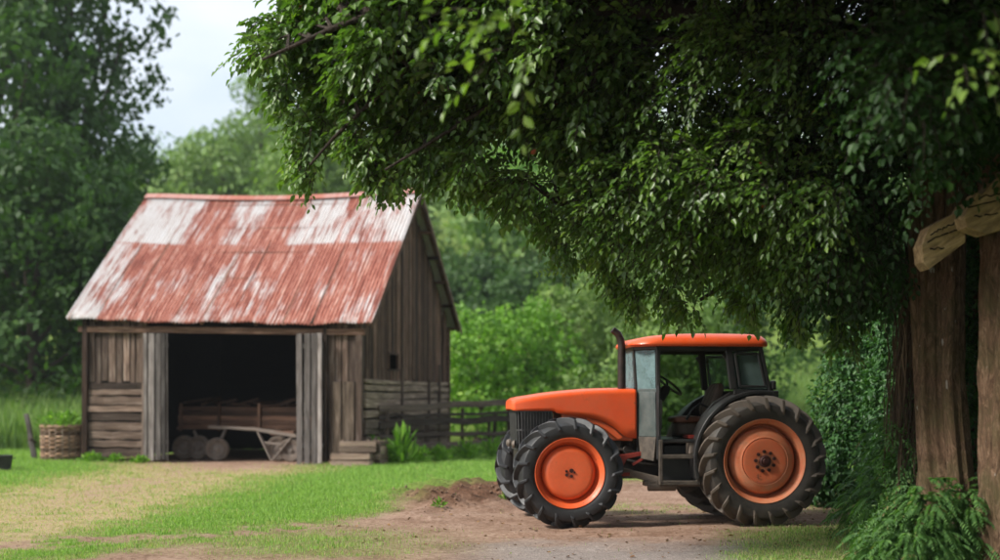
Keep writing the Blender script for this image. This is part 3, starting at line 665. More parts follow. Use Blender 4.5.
# rail fence
fe = tag(empty('rail_fence', (-3.3, 35., 0)), 'dark wooden rail fence running from the barn to the bushes', 'fence')
fa, fb = Vector((0, 0, 0)), Vector((3.65, 6.6, 0))
for k, t_ in enumerate((0.03, .30, .58, .80)):
    q = fa.lerp(fb, t_); MB().beam((q.x, q.y, -.1), (q.x+.03, q.y, 1.5 if k % 2 == 0 else 1.25), .12, .1, n=3, wob=.015).build('post', 'fence', fe, bevel=.012)
MB().beam((fb.x, fb.y, -.1), (fb.x+.02, fb.y, 1.78), .36, .3, n=5, wob=.02).build('post', 'fence', fe, bevel=.03)
MB().beam((fb.x-.55, fb.y-.1, -.1), (fb.x-.5, fb.y, 1.3), .13, .12, n=3, wob=.02).build('post', 'fence', fe, bevel=.02)
for z0, z1, h_ in ((1.5, 1.70, .19), (1.05, 1.18, .20), (.74, .66, .13), (.40, .45, .15), (1.30, 1.33, .09)):
    d = Vector((0, -.08, 0)); MB().beam(fa+d+Vector((-.1, -.1, z0)), fb+d+Vector((.35, .3, z1)), .13, h_, n=9, wob=.04).build('rail', 'fence', fe, bevel=.012)

# ------------------------------------------------------------------ tractor
TR = tag(empty('tractor', (3.55, 18.30, 0), D2R(7.)), 'orange farm tractor with black cab and large lugged tyres parked under the tree', 'tractor')
def wheel(loc, R, wd, rr, N, side, tyre_mat, rim_mat, dome, rear):
    """side -1: outer face towards -y"""
    wv = empty('wheel', loc, 0, TR); wv.rotation_euler = (0, random.uniform(0, 6), 0 if side < 0 else math.pi)
    hw = wd/2; lh = .075 if rear else .064; Rt = R-lh
    prof = [(-hw*.62, rr-.02), (-hw*.86, rr+.01), (-hw*.97, rr+(Rt-rr)*.28), (-hw*1.0, rr+(Rt-rr)*.55), (-hw*.94, rr+(Rt-rr)*.78), (-hw*.84, Rt-.04), (-hw*.6, Rt-.012), (-hw*.3, Rt), (0, Rt+.004)]
    prof = prof+[(-a, r) for a, r in prof[:-1][::-1]]
    mb = MB(); mb.lathe(prof, seg=88, rnd=.5)
    sw = (1.05 if rear else 1.0)*.30
    for i in range(N):
        for s in (-1, 1):
            a0 = 2*math.pi*(i+(.5 if s > 0 else 0))/N; st = []
            path = [(0.02, Rt-.02, 0), (.25, Rt-.02, .22), (.5, Rt-.02, .5), (.72, Rt-.035, .76), (.90, Rt-.065, .98), (1.02, Rt-.12, 1.10), (1.02, rr+(Rt-rr)*.42, 1.22)]
            for j, (ty, rb, ta) in enumerate(path):
                a = a0-sw*ta; y = s*hw*ty; top_ = [R-.004, R, R-.002, R-.012, R-.032, R-.085, rb+.014][j]
                hb, ht = .040*(R/.85), .022*(R/.85)
                if j == 6: hb, ht = .02, .012
                for (dr, dh) in ((rb, -hb), (rb, hb), (top_, ht), (top_, -ht)):
                    aa = a+dh/R; yo = y
                    if j >= 5 and dr == top_: yo = s*hw*(1.10 if j == 5 else 1.0); dr = rb+(.03 if j == 5 else .005)
                    if j >= 5 and dr == rb and dh in (hb, -hb): yo = s*hw*.93
                    st.append(Vector((dr*math.cos(aa), yo, dr*math.sin(aa))))
            secs = [st[k*4:(k+1)*4] for k in range(len(path))]
            mb.loft(secs, rnd=.9)
    mb.build('tyre', tyre_mat, wv, smooth=38, bevel=.006)
    # rim: lip, barrel, back plate
    L0 = -hw*.80
    rp = [(L0+.03, rr-.045), (L0-.012, rr+.012), (L0-.022, rr+.004), (L0-.012, rr-.012), (L0+.02, rr-.03), (L0+.035, rr-.052), (L0+.075, rr-.06), (L0+.10, rr-(.07 if rear else .085)), (L0+.15, rr-(.072 if rear else .10)), (hw*.2, rr-(.075 if rear else .11)), (hw*.25, rr-.2), (hw*.25, .05)]
    MB().lathe(rp, seg=72).build('rim', rim_mat, wv, smooth=45)
    MB().lathe([(hw*.8-.02, rr-.05), (hw*.8, rr+.0), (hw*.8-.02, rr-.03), (hw*.26, rr-.12), (hw*.26, .02)], seg=48).build('inner_rim', rim_mat, wv, smooth=45)
    dp = []
    z_in, z_out = (L0+.16, L0-.015) if rear else (L0+.14, L0+.0)
    dp.append((z_in+.05, dome)); dp.append((z_in, dome))
    for t_ in np.linspace(0, 1, 9):
        ang = t_*math.pi/2; dp.append((z_in-(z_in-z_out)*math.sin(ang)**.8*.92, dome-(dome*.24)*(1-math.cos(ang))))
    if rear:
        dp += [(z_out+.002, dome*.71), (z_out+.012, dome*.69)]
        MB().lathe(dp+[(z_out+.012, .05)], seg=64).build('wheel_dish', rim_mat, wv, smooth=50)
        MB().lathe([(z_out+.03, .315), (z_out-.0, .31), (z_out-.006, .27), (z_out+.012, .12), (z_out+.014, .01)], seg=64).build('centre_disc', 'orange_old_c', wv, smooth=50)
        zc = z_out-.002
        mb = MB(); mb.lathe([(zc+.02, .085), (zc-.02, .08), (zc-.035, .06), (zc-.03, .045), (zc-.05, .035), (zc-.05, .001)], seg=24)
        for k in range(9):
            a = k*2*math.pi/9; mb.lathe([(zc+.012, .024), (zc-.012, .024), (zc-.014, .001)], (math.cos(a)*.135, 0, math.sin(a)*.135), 12)
        mb.build('hub', 'hub', wv, smooth=35)
    else:
        MB().lathe(dp+[(z_out+.01, .12), (z_out+.018, .001)], seg=64).build('wheel_dish', rim_mat, wv, smooth=50)
        mb = MB(); zc = z_out+.012
        for (ax, azz, r_) in ((.0, .045, .022), (.05, .0, .022), (-.035, -.02, .03), (.03, -.045, .018), (-.06, .02, .014)):
            mb.lathe([(zc+.004, r_), (zc-.012, r_), (zc-.013, .001)], (ax, 0, azz), 12)
        mb.build('hub', 'hub', wv, smooth=35)
    return wv
RF, RR = .765, .915
wheel((-2.73, -.78, RF-.012), RF, .38, .475, 17, -1, 'tyre', 'orange_rim', .375, False)
wheel((-2.76, 1.02, RF-.012), RF, .38, .475, 17, 1, 'tyre', 'orange_rim', .375, False)
wheel((0, -.80, RR-.012), RR, .44, .578, 21, -1, 'tyre_dusty', 'orange_old', .465, True)
wheel((0, .80, RR-.012), RR, .44, .578, 21, 1, 'tyre_dusty', 'orange_old', .465, True)

# hood: lofted shell
def hood_sec(x, zt, zb, hw, r, n=7, crown=.03):
    pts = [(x, -hw, zb)]
    pts += [(x, -hw, zb+(zt-r-zb)*k/4) for k in range(1, 4)]
    for k in range(n+1):
        a = math.pi-k*(math.pi/2)/n; pts.append((x, -hw+r+r*math.cos(a), zt-crown-r+r*math.sin(a)))
    pts += [(x, y, zt-crown*(y/(hw-r+.001))**2*.98) for y in np.linspace(-(hw-r), hw-r, 7)[1:-1]]
    for k in range(n+1):
        a = math.pi/2-k*(math.pi/2)/n; pts.append((x, hw-r+r*math.cos(a), zt-crown-r+r*math.sin(a)))
    pts += [(x, hw, zb+(zt-r-zb)*k/4) for k in range(3, 0, -1)]
    pts += [(x, hw, zb)]
    return [Vector(p) for p in pts]
hs = [(-3.445, 1.73, 1.62, .30, .05), (-3.438, 1.752, 1.608, .36, .07), (-3.41, 1.772, 1.60, .395, .08), (-3.33, 1.79, 1.602, .415, .09), (-3.2, 1.81, 1.602, .425, .10), (-3.0, 1.842, 1.60, .435, .10), (-2.86, 1.86, 1.60, .44, .10),
      (-2.84, 1.862, 1.57, .44, .10), (-2.6, 1.885, 1.53, .445, .10), (-2.4, 1.903, 1.50, .45, .10), (-2.3, 1.907, 1.485, .45, .10), (-2.2, 1.911, 1.455, .45, .10), (-2.1, 1.914, 1.41, .45, .10), (-2.0, 1.916, 1.355, .45, .10), (-1.92, 1.917, 1.29, .45, .10),
      (-1.85, 1.918, 1.235, .45, .10), (-1.80, 1.918, 1.215, .45, .10), (-1.72, 1.918, 1.21, .45, .10), (-1.69, 1.916, 1.21, .45, .10)]
mb = MB(); mb.loft([hood_sec(h[0], h[1], h[2], h[3], min(h[4], .062), crown=.022) for h in hs], cap=False, closed=False)
n_ = len(hood_sec(*hs[0])); nf = tuple(range(n_)); mb.f.append(nf)
hood = mb.build('hood', 'orange', TR, smooth=35, solid=.02)
# darker orange inner wing under the hood arch and yellow scuff
mb = MB(); mb.prism([(-2.75, 1.58), (-2.75, 1.2), (-1.72, 1.17), (-1.72, 1.6)], -.38, .38); mb.build('engine_side', 'orange_old_c', TR, bevel=.02)
mb = MB(); mb.prism([(-2.40, 1.50), (-2.20, 1.455), (-2.02, 1.36), (-1.88, 1.22), (-1.95, 1.19), (-2.1, 1.31), (-2.25, 1.40), (-2.4, 1.44)], -.44, -.40); mb.build('arch_lining', 'orange_rim', TR, bevel=.008)
# grille
gp = []
for t_ in np.linspace(0, 1, 7): a = t_*math.pi/2; gp.append((-2.86 if t_ == 0 and False else -3.30-.09*math.sin(a), -.40+.0+.09*(1-math.cos(a))))
path = [(-2.88, -.40), (-3.1, -.40), (-3.30, -.40)]+[(-3.30-.09*math.sin(a), -.31-.09*math.cos(a)) for a in np.linspace(0, math.pi/2, 6)[1:]]
path = path+[(x, -y) for x, y in path[::-1]]
def gsec(z, k=1.): return [Vector((-3.0+(x+3.0)*k, y*k, z)) for x, y in path]
mb = MB(); mb.loft([gsec(1.05, .90), gsec(1.3, .95), gsec(1.60, .965)], cap=True); mb.build('grille_core', 'black', TR, smooth=40)
mb = MB(); tot = []; 
for i in range(len(path)-1):
    a, b = Vector(path[i]), Vector(path[i+1]); L = (b-a).length; tot.append(L)
S = sum(tot); d = .015
while d < S-.01:
    q = d; 
    for i, L in enumerate(tot):
        if q <= L: break
        q -= L
    a, b = Vector(path[i]), Vector(path[i+1]); c = a.lerp(b, q/L)
    mb.beam((-3.0+(c.x+3.0)*.93, c.y*.93, 1.06), (c.x, c.y, 1.595), .016, .03, up=((b-a).y, -(b-a).x, 0)); d += .043
for z, k in ((1.06, .935), (1.33, .97), (1.595, 1.0)):
    for i in range(len(path)-1):
        a, b = path[i], path[i+1]; mb.beam((-3+(a[0]+3)*k, a[1]*k, z), (-3+(b[0]+3)*k, b[1]*k, z), .02, .022)
mb.build('grille', 'grille', TR)
for s in (-1, 1):
    hl = MB().lathe([(0, .055), (-.03, .05), (-.045, .03), (-.05, .001)], seg=20).build('headlight', 'tank', TR, smooth=40)
    hl.location = (-3.40, s*.3, 1.13); hl.rotation_euler = (0, 0, D2R(-90+20*s))
# front chassis, axle, engine
mb = MB(); mb.box((-3.05, 0, .93), (.6, .55, .26)); mb.box((-2.4, 0, .84), (1.3, .40, .22)); mb.build('front_frame', 'engine', TR, bevel=.02)
mb = MB(); mb.beam((-2.73, -.62, .74), (-2.73, .76, .74), .18, .2); mb.tube([(-2.73, -.6, .74), (-2.73, -.66, .74)], .17, 20); mb.tube([(-2.73, .6, .74), (-2.73, .66, .74)], .17, 20); mb.build('front_axle', 'engine', TR, bevel=.02)
mb = MB(); mb.box((-2.25, 0, 1.10), (1.0, .52, .42)); mb.box((-1.5, 0, .88), (.9, .46, .5)); mb.box((-.6, 0, .86), (1.4, .5, .5))
for k in range(6): mb.tube([(-2.05+k*.10, -.27, 1.0), (-2.05+k*.10, -.31, 1.22)], .035, 10)
mb.tube([(-2.1, -.33, 1.08), (-1.75, -.36, 1.02), (-1.4, -.34, .92)], .03, 8); mb.tube([(-2.0, -.32, .95), (-1.6, -.40, .85), (-1.2, -.38, .8)], .022, 8)
mb.tube([(-1.98, -.36, 1.12), (-1.98, -.27, 1.12)], .085, 18); mb.tube([(-1.80, -.38, 1.04), (-1.80, -.27, 1.04)], .07, 18)
mb.tube([(-1.62, -.36, 1.14), (-1.62, -.27, 1.14)], .05, 14)
mb.build('engine_block', 'engine', TR, smooth=35, bevel=.012)
mb = MB(); mb.tube([(0, -.6, RR-.02), (0, .6, RR-.02)], .16, 20); mb.box((-.0, 0, RR), (.5, .55, .6)); mb.build('rear_axle', 'engine', TR, smooth=35, bevel=.02)
mb = MB(); mb.prism([(-2.02, .98), (-1.86, .99), (-1.54, 1.04), (-1.62, .97), (-1.84, .92), (-1.90, .80), (-2.02, .76)], -.50, -.46); mb.build('bracket', 'red', TR, bevel=.006)
mb = MB(); mb.beam((-2.0, -.5, .70), (-1.8, -.5, .71), .03, .05); mb.beam((-1.75, -.46, .84), (-1.6, -.48, .93), .03, .04); mb.build('side_bar', 'red', TR, bevel=.006)
mb = MB(); mb.beam((-2.1, -.35, .80), (-1.3, -.5, .60), .10, .1); mb.beam((-1.6, -.5, .58), (-.4, -.5, .56), .16, .07); mb.tube([(-1.55, -.55, .53), (-1.15, -.55, .53)], .06, 14); mb.build('underframe', 'tank', TR, bevel=.012)
# exhaust
MB().tube([(-1.87, -.30, 1.82), (-1.87, -.30, 2.30), (-1.87, -.30, 2.52), (-1.885, -.30, 2.61), (-1.925, -.30, 2.69), (-2.0, -.30, 2.75)], [.056, .056, .052, .05, .048, .046], 16).build('exhaust_pipe', 'exhaust', TR, smooth=40, solid=.006)
# ---- cab
CB, CT = .745, .665                         # half width at the belt and under the roof
def yy(z): t_ = min(max((z-1.2)/1.35, 0), 1); return CB+(CT-CB)*t_
def pillar(mb, x0, z0, x1, z1, s, w_=.055, d_=.06, y0=None, y1=None):
    mb.beam((x0, s*(yy(z0) if y0 is None else y0), z0), (x1, s*(yy(z1) if y1 is None else y1), z1), w_, d_, up=(0, 1, 0))
for s in (-1, 1):
    mb = MB()
    pillar(mb, -1.445, .92, -1.44, 2.50, s, .06, .06)                       # door front pillar
    pillar(mb, -.36, 1.90, -.43, 2.50, s, .10, .06)                         # pillar behind the door
    pillar(mb, .17, 1.83, .04, 2.50, s, .055, .06)                          # rear corner
    mb.beam((-1.70, s*.36, 2.49), (-1.42, s*yy(2.5), 2.49), .06, .07)
    mb.beam((-1.42, s*yy(2.5), 2.475), (.07, s*yy(2.5), 2.475), .05, .08)   # top rail
    mb.beam((-.36, s*yy(1.87), 1.865), (.21, s*yy(1.83), 1.84), .06, .08)   # under rear side window
    mb.beam((-1.44, s*yy(1.1), 1.18), (-.85, s*yy(1.1), 1.18), .06, .05)
    mb.beam((-.50, s*yy(2.45), 2.40), (-.40, s*yy(2.4), 2.25), .03, .05)
    mb.build('cab_frame', 'black', TR, bevel=.012)
    # front corner pillar, thin
    mb = MB(); mb.beam((-1.70, s*.36, 2.47), (-1.665, s*.38, 1.88), .035, .035, up=(0, 1, 0)); mb.beam((-1.665, s*.38, 1.88), (-1.65, s*.40, .95), .04, .04, up=(0, 1, 0)); mb.build('corner_pillar', 'black', TR)
    # quarter glass at the front
    a, b, c, d = (-1.69, s*.38, 2.45), (-1.475, s*(yy(2.45)-.01), 2.45), (-1.475, s*(yy(1.9)-.01), 1.90), (-1.66, s*.40, 1.90)
    MB().add([a, b, c, d], [(0, 1, 2, 3)]).build('quarter_glass', 'glass_front', TR, solid=.008)
    mb = MB(); mb.beam((-1.66, s*.40, 1.885), (-1.46, s*yy(1.9), 1.885), .03, .05); mb.build('quarter_rail', 'teal', TR, bevel=.006)
    # lower quarter panel
    a, b, c, d = (-1.66, s*.41, 1.865), (-1.475, s*(yy(1.86)-.004), 1.865), (-1.475, s*(yy(1.2)-.004), 1.24), (-1.655, s*.43, 1.24)
    MB().add([a, b, c, d], [(0, 1, 2, 3)]).build('quarter_panel', 'teal', TR, solid=.02, bevel=.004)
    a, b, c, d = (-1.655, s*.44, 1.235), (-1.47, s*(CB-.01), 1.235), (-1.50, s*(CB-.03), .90), (-1.63, s*.48, .93)
    MB().add([a, b, c, d], [(0, 1, 2, 3)]).build('lower_panel', 'step', TR, solid=.03, bevel=.006)
    # rear side window
    a, b, c, d = (-.37, s*(yy(2.42)-.012), 2.43), (.035, s*(yy(2.42)-.012), 2.43), (.135, s*(yy(1.9)-.012), 1.91), (-.30, s*(yy(1.9)-.012), 1.91)
    MB().add([a, b, c, d], [(0, 1, 2, 3)]).build('side_glass', 'glass', TR, solid=.008)
    mb = MB(); P4 = [Vector(q)+Vector((0, s*.022, 0)) for q in ((-.335, s*yy(2.40), 2.40), (.00, s*yy(2.40), 2.40), (.10, s*yy(1.93), 1.94), (-.27, s*yy(1.93), 1.94))]
    for i in range(4): mb.beam(P4[i], P4[(i+1) % 4], .035, .035, up=(0, 1, 0))
    mb.build('window_seal', 'black', TR, bevel=.01)
    # fender over the rear wheel
    secs = []
    for a in np.linspace(D2R(196), D2R(80), 26):
        R_ = .972; cx, cz = R_*math.cos(a), RR+R_*math.sin(a)
        c0 = Vector((cx, 0, cz)); rad = Vector((math.cos(a), 0, math.sin(a)))
        y_out, y_in = s*.86, s*.50
        secs.append([c0+Vector((0, y_out, 0))-rad*.05, c0+Vector((0, y_out, 0)), c0+Vector((0, y_in, 0)), c0+Vector((0, y_in, 0))-rad*.03, c0+Vector((0, y_out-s*.03, 0))-rad*.02])
    MB().loft(secs).build('fender', 'black', TR, smooth=40, bevel=.008)
    mb = MB(); mb.prism([(-.90, 1.20), (-.78, 1.52), (-.60, 1.72), (-.36, 1.86), (.2, 1.86), (.2, 1.2)], s*.56, s*.50) ; mb.build('inner_fender', 'black', TR, bevel=.01)
    mb = MB(); mb.box((.225, s*.68, 1.96), (.07, .10, .13)); mb.box((.24, s*.68, 1.83), (.10, .13, .11)); mb.build('rear_lamp', 'black', TR, bevel=.02)
# the far side keeps its door glass
MB().add([(-1.42, CT-.0, 2.44), (-.46, CT, 2.44), (-.40, yy(1.8)-.01, 1.80), (-.9, CB, 1.22), (-1.42, CB, 1.22)], [(0, 1, 2, 3, 4)]).build('door_glass', 'glass_thin', TR, solid=.008)
# windshield, rear window and crossbars
MB().add([(-1.695, -.36, 2.46), (-1.695, .36, 2.46), (-1.66, .38, 1.92), (-1.66, -.38, 1.92)], [(0, 1, 2, 3)]).build('windshield', 'glass_front', TR, solid=.008)
MB().add([(.08, -.60, 2.42), (.08, .60, 2.42), (.19, .66, 1.90), (.19, -.66, 1.90)], [(0, 1, 2, 3)]).build('rear_glass', 'glass', TR, solid=.008)
mb = MB(); mb.beam((-1.70, -.38, 2.49), (-1.70, .38, 2.49), .05, .06); mb.beam((.06, -.66, 2.48), (.06, .66, 2.48), .05, .06); mb.beam((.19, -.72, 1.86), (.19, .72, 1.86), .06, .08); mb.build('cross_bar', 'black', TR, bevel=.01)
mb = MB(); mb.box((.17, 0, 1.55), (.05, 1.1, .6)); mb.box((-.62, 0, 1.17), (1.7, 1.12, .06)); mb.build('cab_floor', 'black', TR, bevel=.01)
mb = MB(); mb.box((-1.62, 0, 1.5), (.05, .74, .8)); mb.build('dash_wall', 'black', TR)
mb = MB(); mb.box((-.82, -.5, 1.235), (.34, .3, .05)); mb.build('floor_sill', 'red', TR, bevel=.006)
# roof
rs = []
def rsec(z, gx0, gx1, hy, r):
    out = []; cx = [(gx1-r, hy-r, 0), (gx0+r, hy-r, 90), (gx0+r, -hy+r, 180), (gx1-r, -hy+r, 270)]
    for (x, y, a0) in cx:
        if 0 < a0 < 200: x += .34-r; y -= math.copysign(.34-r, y)
        for k in range(7):
            a = D2R(a0+k*15); r_ = .34 if 0 < a0 < 200 else r; out.append(Vector((x+r_*math.cos(a), y+r_*math.sin(a), z)))
    return out
rs = [rsec(2.50, -1.72, .12, .68, .10), rsec(2.505, -1.785, .155, .735, .14), rsec(2.53, -1.80, .17, .75, .16), rsec(2.57, -1.78, .165, .745, .16), rsec(2.62, -1.68, .14, .72, .18), rsec(2.655, -1.5, .11, .68, .2), rsec(2.683, -1.25, .03, .58, .22), rsec(2.698, -1.0, -.2, .4, .2)]
roof = MB().loft(rs).build('cab_roof', 'orange', TR, smooth=50)
# seat
def pill(mb, c, sx, sy, sz, rx=0., ry=0., r=.3):
    R_ = Matrix.Rotation(ry, 3, 'Y'); secs = []
    for k, t_ in enumerate(np.linspace(-1, 1, 9)):
        f_ = (1-abs(t_)**4)**.25 if abs(t_) < 1 else .35
        secs.append([Vector(c)+R_@Vector((sx/2*f_*math.copysign(abs(math.cos(a))**.5, math.cos(a)), sy/2*f_*math.copysign(abs(math.sin(a))**.5, math.sin(a)), sz/2*t_)) for a in np.linspace(0, 2*math.pi, 25)[:-1]])
    mb.loft(secs)
mb = MB(); pill(mb, (-.86, 0, 1.47), .46, .50, .11); mb.build('seat_cushion', 'seat_top', TR, smooth=50)
mb = MB(); pill(mb, (-.82, 0, 1.33), .44, .44, .24); mb.build('seat_base', 'seat', TR, smooth=50)
mb = MB()
for k, y_ in enumerate((-.16, 0, .16)): pill(mb, (-.47, y_, 1.76), .13, .18, .50, ry=D2R(24))
mb.build('seat_back', 'seat', TR, smooth=50)
mb = MB(); mb.tube([(-.92, -.27, 1.47), (-.84, -.27, 1.60), (-.72, -.27, 1.70), (-.55, -.27, 1.62)], .02, 8); mb.tube([(-.60, -.34, 1.25), (-.64, -.36, 1.52)], .016, 8); mb.build('seat_arm', 'black', TR, smooth=50)
mb = MB(); mb.prism([(-.62, 1.22), (-.62, 1.54), (-.36, 1.56), (-.3, 1.2)], -.50, -.36); mb.build('side_console', 'black', TR, bevel=.02)
# steering
sc_ = Vector((-1.10, 0, 1.97)); nrm = Vector((.62, 0, .78)).normalized(); sa_ = Vector((0, 1, 0)); sb_ = nrm.cross(sa_)
MB().tube([sc_+(sa_*math.cos(a)+sb_*math.sin(a))*.215 for a in np.linspace(0, 2*math.pi, 37)], .017, 8).build('steering_wheel', 'black', TR, smooth=60)
mb = MB()
for a in (0.5, 2.6, 4.7): mb.beam(sc_-nrm*.04, sc_+(sa_*math.cos(a)+sb_*math.sin(a))*.21, .03, .012)
mb.tube([sc_-nrm*.02, sc_-nrm*.10, sc_-nrm*.24, sc_-nrm*.27], [.04, .075, .085, .05], 14)
mb.tube([sc_-nrm*.22, sc_-nrm*.34+Vector((-.03, 0, 0)), (-1.38, 0, 1.5), (-1.42, 0, 1.2)], [.06, .07, .07, .09], 12)
mb.tube([(-1.30, -.1, 1.72), (-1.36, -.12, 1.85), (-1.33, -.16, 1.93)], .012, 6)
mb.build('steering_column', 'black', TR, smooth=40)
# step and tank
mb = MB()
xs0, xs1 = -1.44, -.88
for z in (.965, .60): mb.beam((xs0, -.80, z), (xs1, -.80, z), .05, .06)
for x in (xs0+.01, xs1-.02): mb.beam((x, -.80, .57), (x, -.80, 1.0 if x > -1 else 1.2), .05, .05, up=(0, 1, 0))
for z in (.965, .60): mb.beam((xs0, -.62, z), (xs1, -.62, z), .05, .05)
for x in (xs0+.03, xs1-.02):
    for z in (.965, .60): mb.beam((x, -.80, z), (x, -.6, z), .04, .05)
for k in range(4): mb.beam((xs0, -.77+k*.045, .60), (xs1, -.77+k*.045, .60), .02, .02)
mb.build('step', 'step', TR, bevel=.008)
mb = MB(); mb.box((-1.14, -.50, .78), (.46, .16, .34)); mb.box((-.95, -.45, .82), (.7, .1, .6)); mb.build('battery_box', 'black', TR, bevel=.02)
mb = MB(); mb.box((-.94, -.66, 1.09), (.15, .2, .20)); mb.build('tank', 'tank', TR, bevel=.02)
mb = MB(); mb.tube([(-1.455, -.80, 1.25), (-1.46, -.81, 1.7), (-1.45, -.76, 1.95)], .014, 8); mb.build('grab_handle', 'black', TR)
mb = MB(); mb.beam((-1.43, -.73, 1.75), (-1.42, -.73, 1.55), .07, .04, up=(0, 1, 0)); mb.box((-1.42, -.72, 1.45), (.05, .05, .22)); mb.build('door_hinge', 'black', TR, bevel=.01)

# ------------------------------------------------------------------ trees
def crown_leaves(lobes, dens, size, seed_shape=.55, drop=0., shell=.62):
    """lobes: (x, y, z, rx, ry, rz). Leaf quads spread through each lobe's outer volume, broken up by clumping noise."""
    P, Nn, R = [], [], []
    for (x, y, z, rx, ry, rz) in lobes:
        n = int(dens*(rx*ry+ry*rz+rx*rz)*4.2/(size*size)); d = rdir(n)
        rad = shell+(1-shell)*RNG.random(n)**.6; bumpy = 1+.16*sn(d[:, 0]*3+x, d[:, 1]*3+y, d[:, 2]*3+z, 1.6, 3)+.07*RNG.normal(size=n)
        q = d*(rad*bumpy)[:, None]*np.array([rx, ry, rz]); cl = sn(q[:, 0]+x*2, q[:, 1]+y, q[:, 2], 1.25/max(size*2.2, .2)*.45, 5)
        k = cl > -.42+RNG.random(n)*.3; q, d_, = q[k], d[k]
        P.append(q+np.array([x, y, z])); Nn.append(d_+rdir(len(q))*.75); R.append(np.clip(.5+.35*cl[k]+RNG.normal(size=len(q))*.18, 0, 1))
    P, Nn, R = np.concatenate(P), norm(np.concatenate(Nn)), np.concatenate(R); n = len(P)
    Dr = np.cross(Nn, rdir(n)); Dr[:, 2] -= .25
    L = size*RNG.uniform(.7, 1.5, n)
    V, Fq, k = leaves(P, Dr, Nn, L, L*.62, six=False)
    return V, Fq, np.repeat(R, k), np.repeat(P, k, 0)
def trunk_tubes(mb, h, r, lobes, lean=0.):
    top_ = Vector((lean, 0, h)); pts = [Vector((lean*(t_**1.5)+.12*math.sin(t_*7), .1*math.sin(t_*5), h*t_)) for t_ in np.linspace(0, 1, 8)]
    mb.tube(pts, [r*(1.35 if i == 0 else 1-.75*i/7) for i in range(8)], 10)
    for (x, y, z, rx, ry, rz) in lobes:
        i = min(max(int(z/h*7*.55), 1), 6); a = pts[i]; b = Vector((x, y, z)); m_ = a.lerp(b, .5)+Vector((0, 0, -.08*(b-a).length))
        mb.tube([a, m_, b], [r*.42*(1-i/9), r*.24, r*.06], 7)
def tree(name, loc, h, spread, nl, size, dens, mat, label, cat='tree', group=None, low=.12, r=.3, lobes=None, asp=1.):
    dens = dens*2.6
    root = tag(empty(name, (loc[0], loc[1], float(terr(np.float64(loc[0]), np.float64(loc[1]))))), label, cat, group)
    if lobes is None:
        lobes = []
        for i in range(nl):
            t_ = (i+.5)/nl; z = h*(low+(1-low)*t_)*.93; prof = math.sin(math.pi*min(.14+t_*.86, .97))**.6
            a = i*2.4+random.uniform(-.4, .4); rr = spread*prof*random.uniform(.35, .72); s_ = spread*random.uniform(.34, .52)*(.6+.5*prof)
            lobes.append((math.cos(a)*rr, math.sin(a)*rr*.8, z, s_, s_, s_*asp*random.uniform(.7, .95)))
        lobes.append((0, 0, h*.93-spread*.2, spread*.4, spread*.4, spread*.42)); lobes.append((0, 0, h*.55, spread*.5, spread*.5, h*.22))
    V, Fq, R, G = crown_leaves(lobes, dens, size)
    fast('crown', V, Fq, mat, root, R, G)
    mb = MB(); trunk_tubes(mb, h*.8, r, lobes); mb.build('trunk', 'bark_far', root, smooth=60)
    return root
def bp(px, Y): return ((px-500)/F*Y, Y)
# big dark trees on the left
tree('broadleaf_tree', bp(70, 60), 27, 5.2, 20, .34, .55, 'leaf_dark', 'tall dark green tree behind the barn, second from the left edge', group='tall trees left of the barn', low=.05, r=.5)
tree('broadleaf_tree', bp(-20, 56), 29, 6.5, 20, .34, .55, 'leaf_dark', 'tall dark green tree cut off by the left edge', group='tall trees left of the barn', low=.04, r=.5)
tree('broadleaf_tree', bp(128, 66), 13.2, 3.4, 16, .32, .55, 'leaf_dark', 'shorter dark tree rising just behind the barn roof', group='tall trees left of the barn', low=.06, r=.35)
tree('broadleaf_tree', bp(30, 51), 12, 5.2, 14, .3, .55, 'leaf_dark', 'low spreading dark tree above the tall grass', group='tall trees left of the barn', low=.02, r=.3)
tree('broadleaf_tree', bp(108, 52), 11, 3.0, 12, .3, .55, 'leaf_dark', 'small dark tree close behind the left barn wall', group='tall trees left of the barn', low=.03, r=.25)
# lighter trees part way up the slope
G2 = 'trees on the slope behind the barn'
for px, Y, h, sp, lab, mt in ((262, 118, 17, 5.5, 'tall pale green tree standing highest above the barn ridge', 'leaf_mid'), (222, 112, 12, 5., 'rounded pale tree left of the tallest pale one', 'leaf_mid'),
        (180, 108, 11, 4.6, 'pale tree beside the dark tall trees', 'leaf_mid'), (318, 100, 15, 6., 'broad pale tree under the hanging branch tip', 'leaf_mid'), (395, 104, 15, 6.4, 'wide pale tree behind the right end of the roof', 'leaf_mid'),
        (470, 84, 4.2, 4.6, 'dark rounded tree seen above the fence bushes', 'leaf_dark'), (540, 80, 4.6, 4.6, 'dark tree half hidden by the hanging leaves', 'leaf_dark'), (505, 110, 10, 6, 'yellow green tree higher up the slope', 'leaf_bright')):
    tree('broadleaf_tree', bp(px, Y), h, sp, 14, .42, .5, mt, lab, group=G2, low=.06, r=.35)
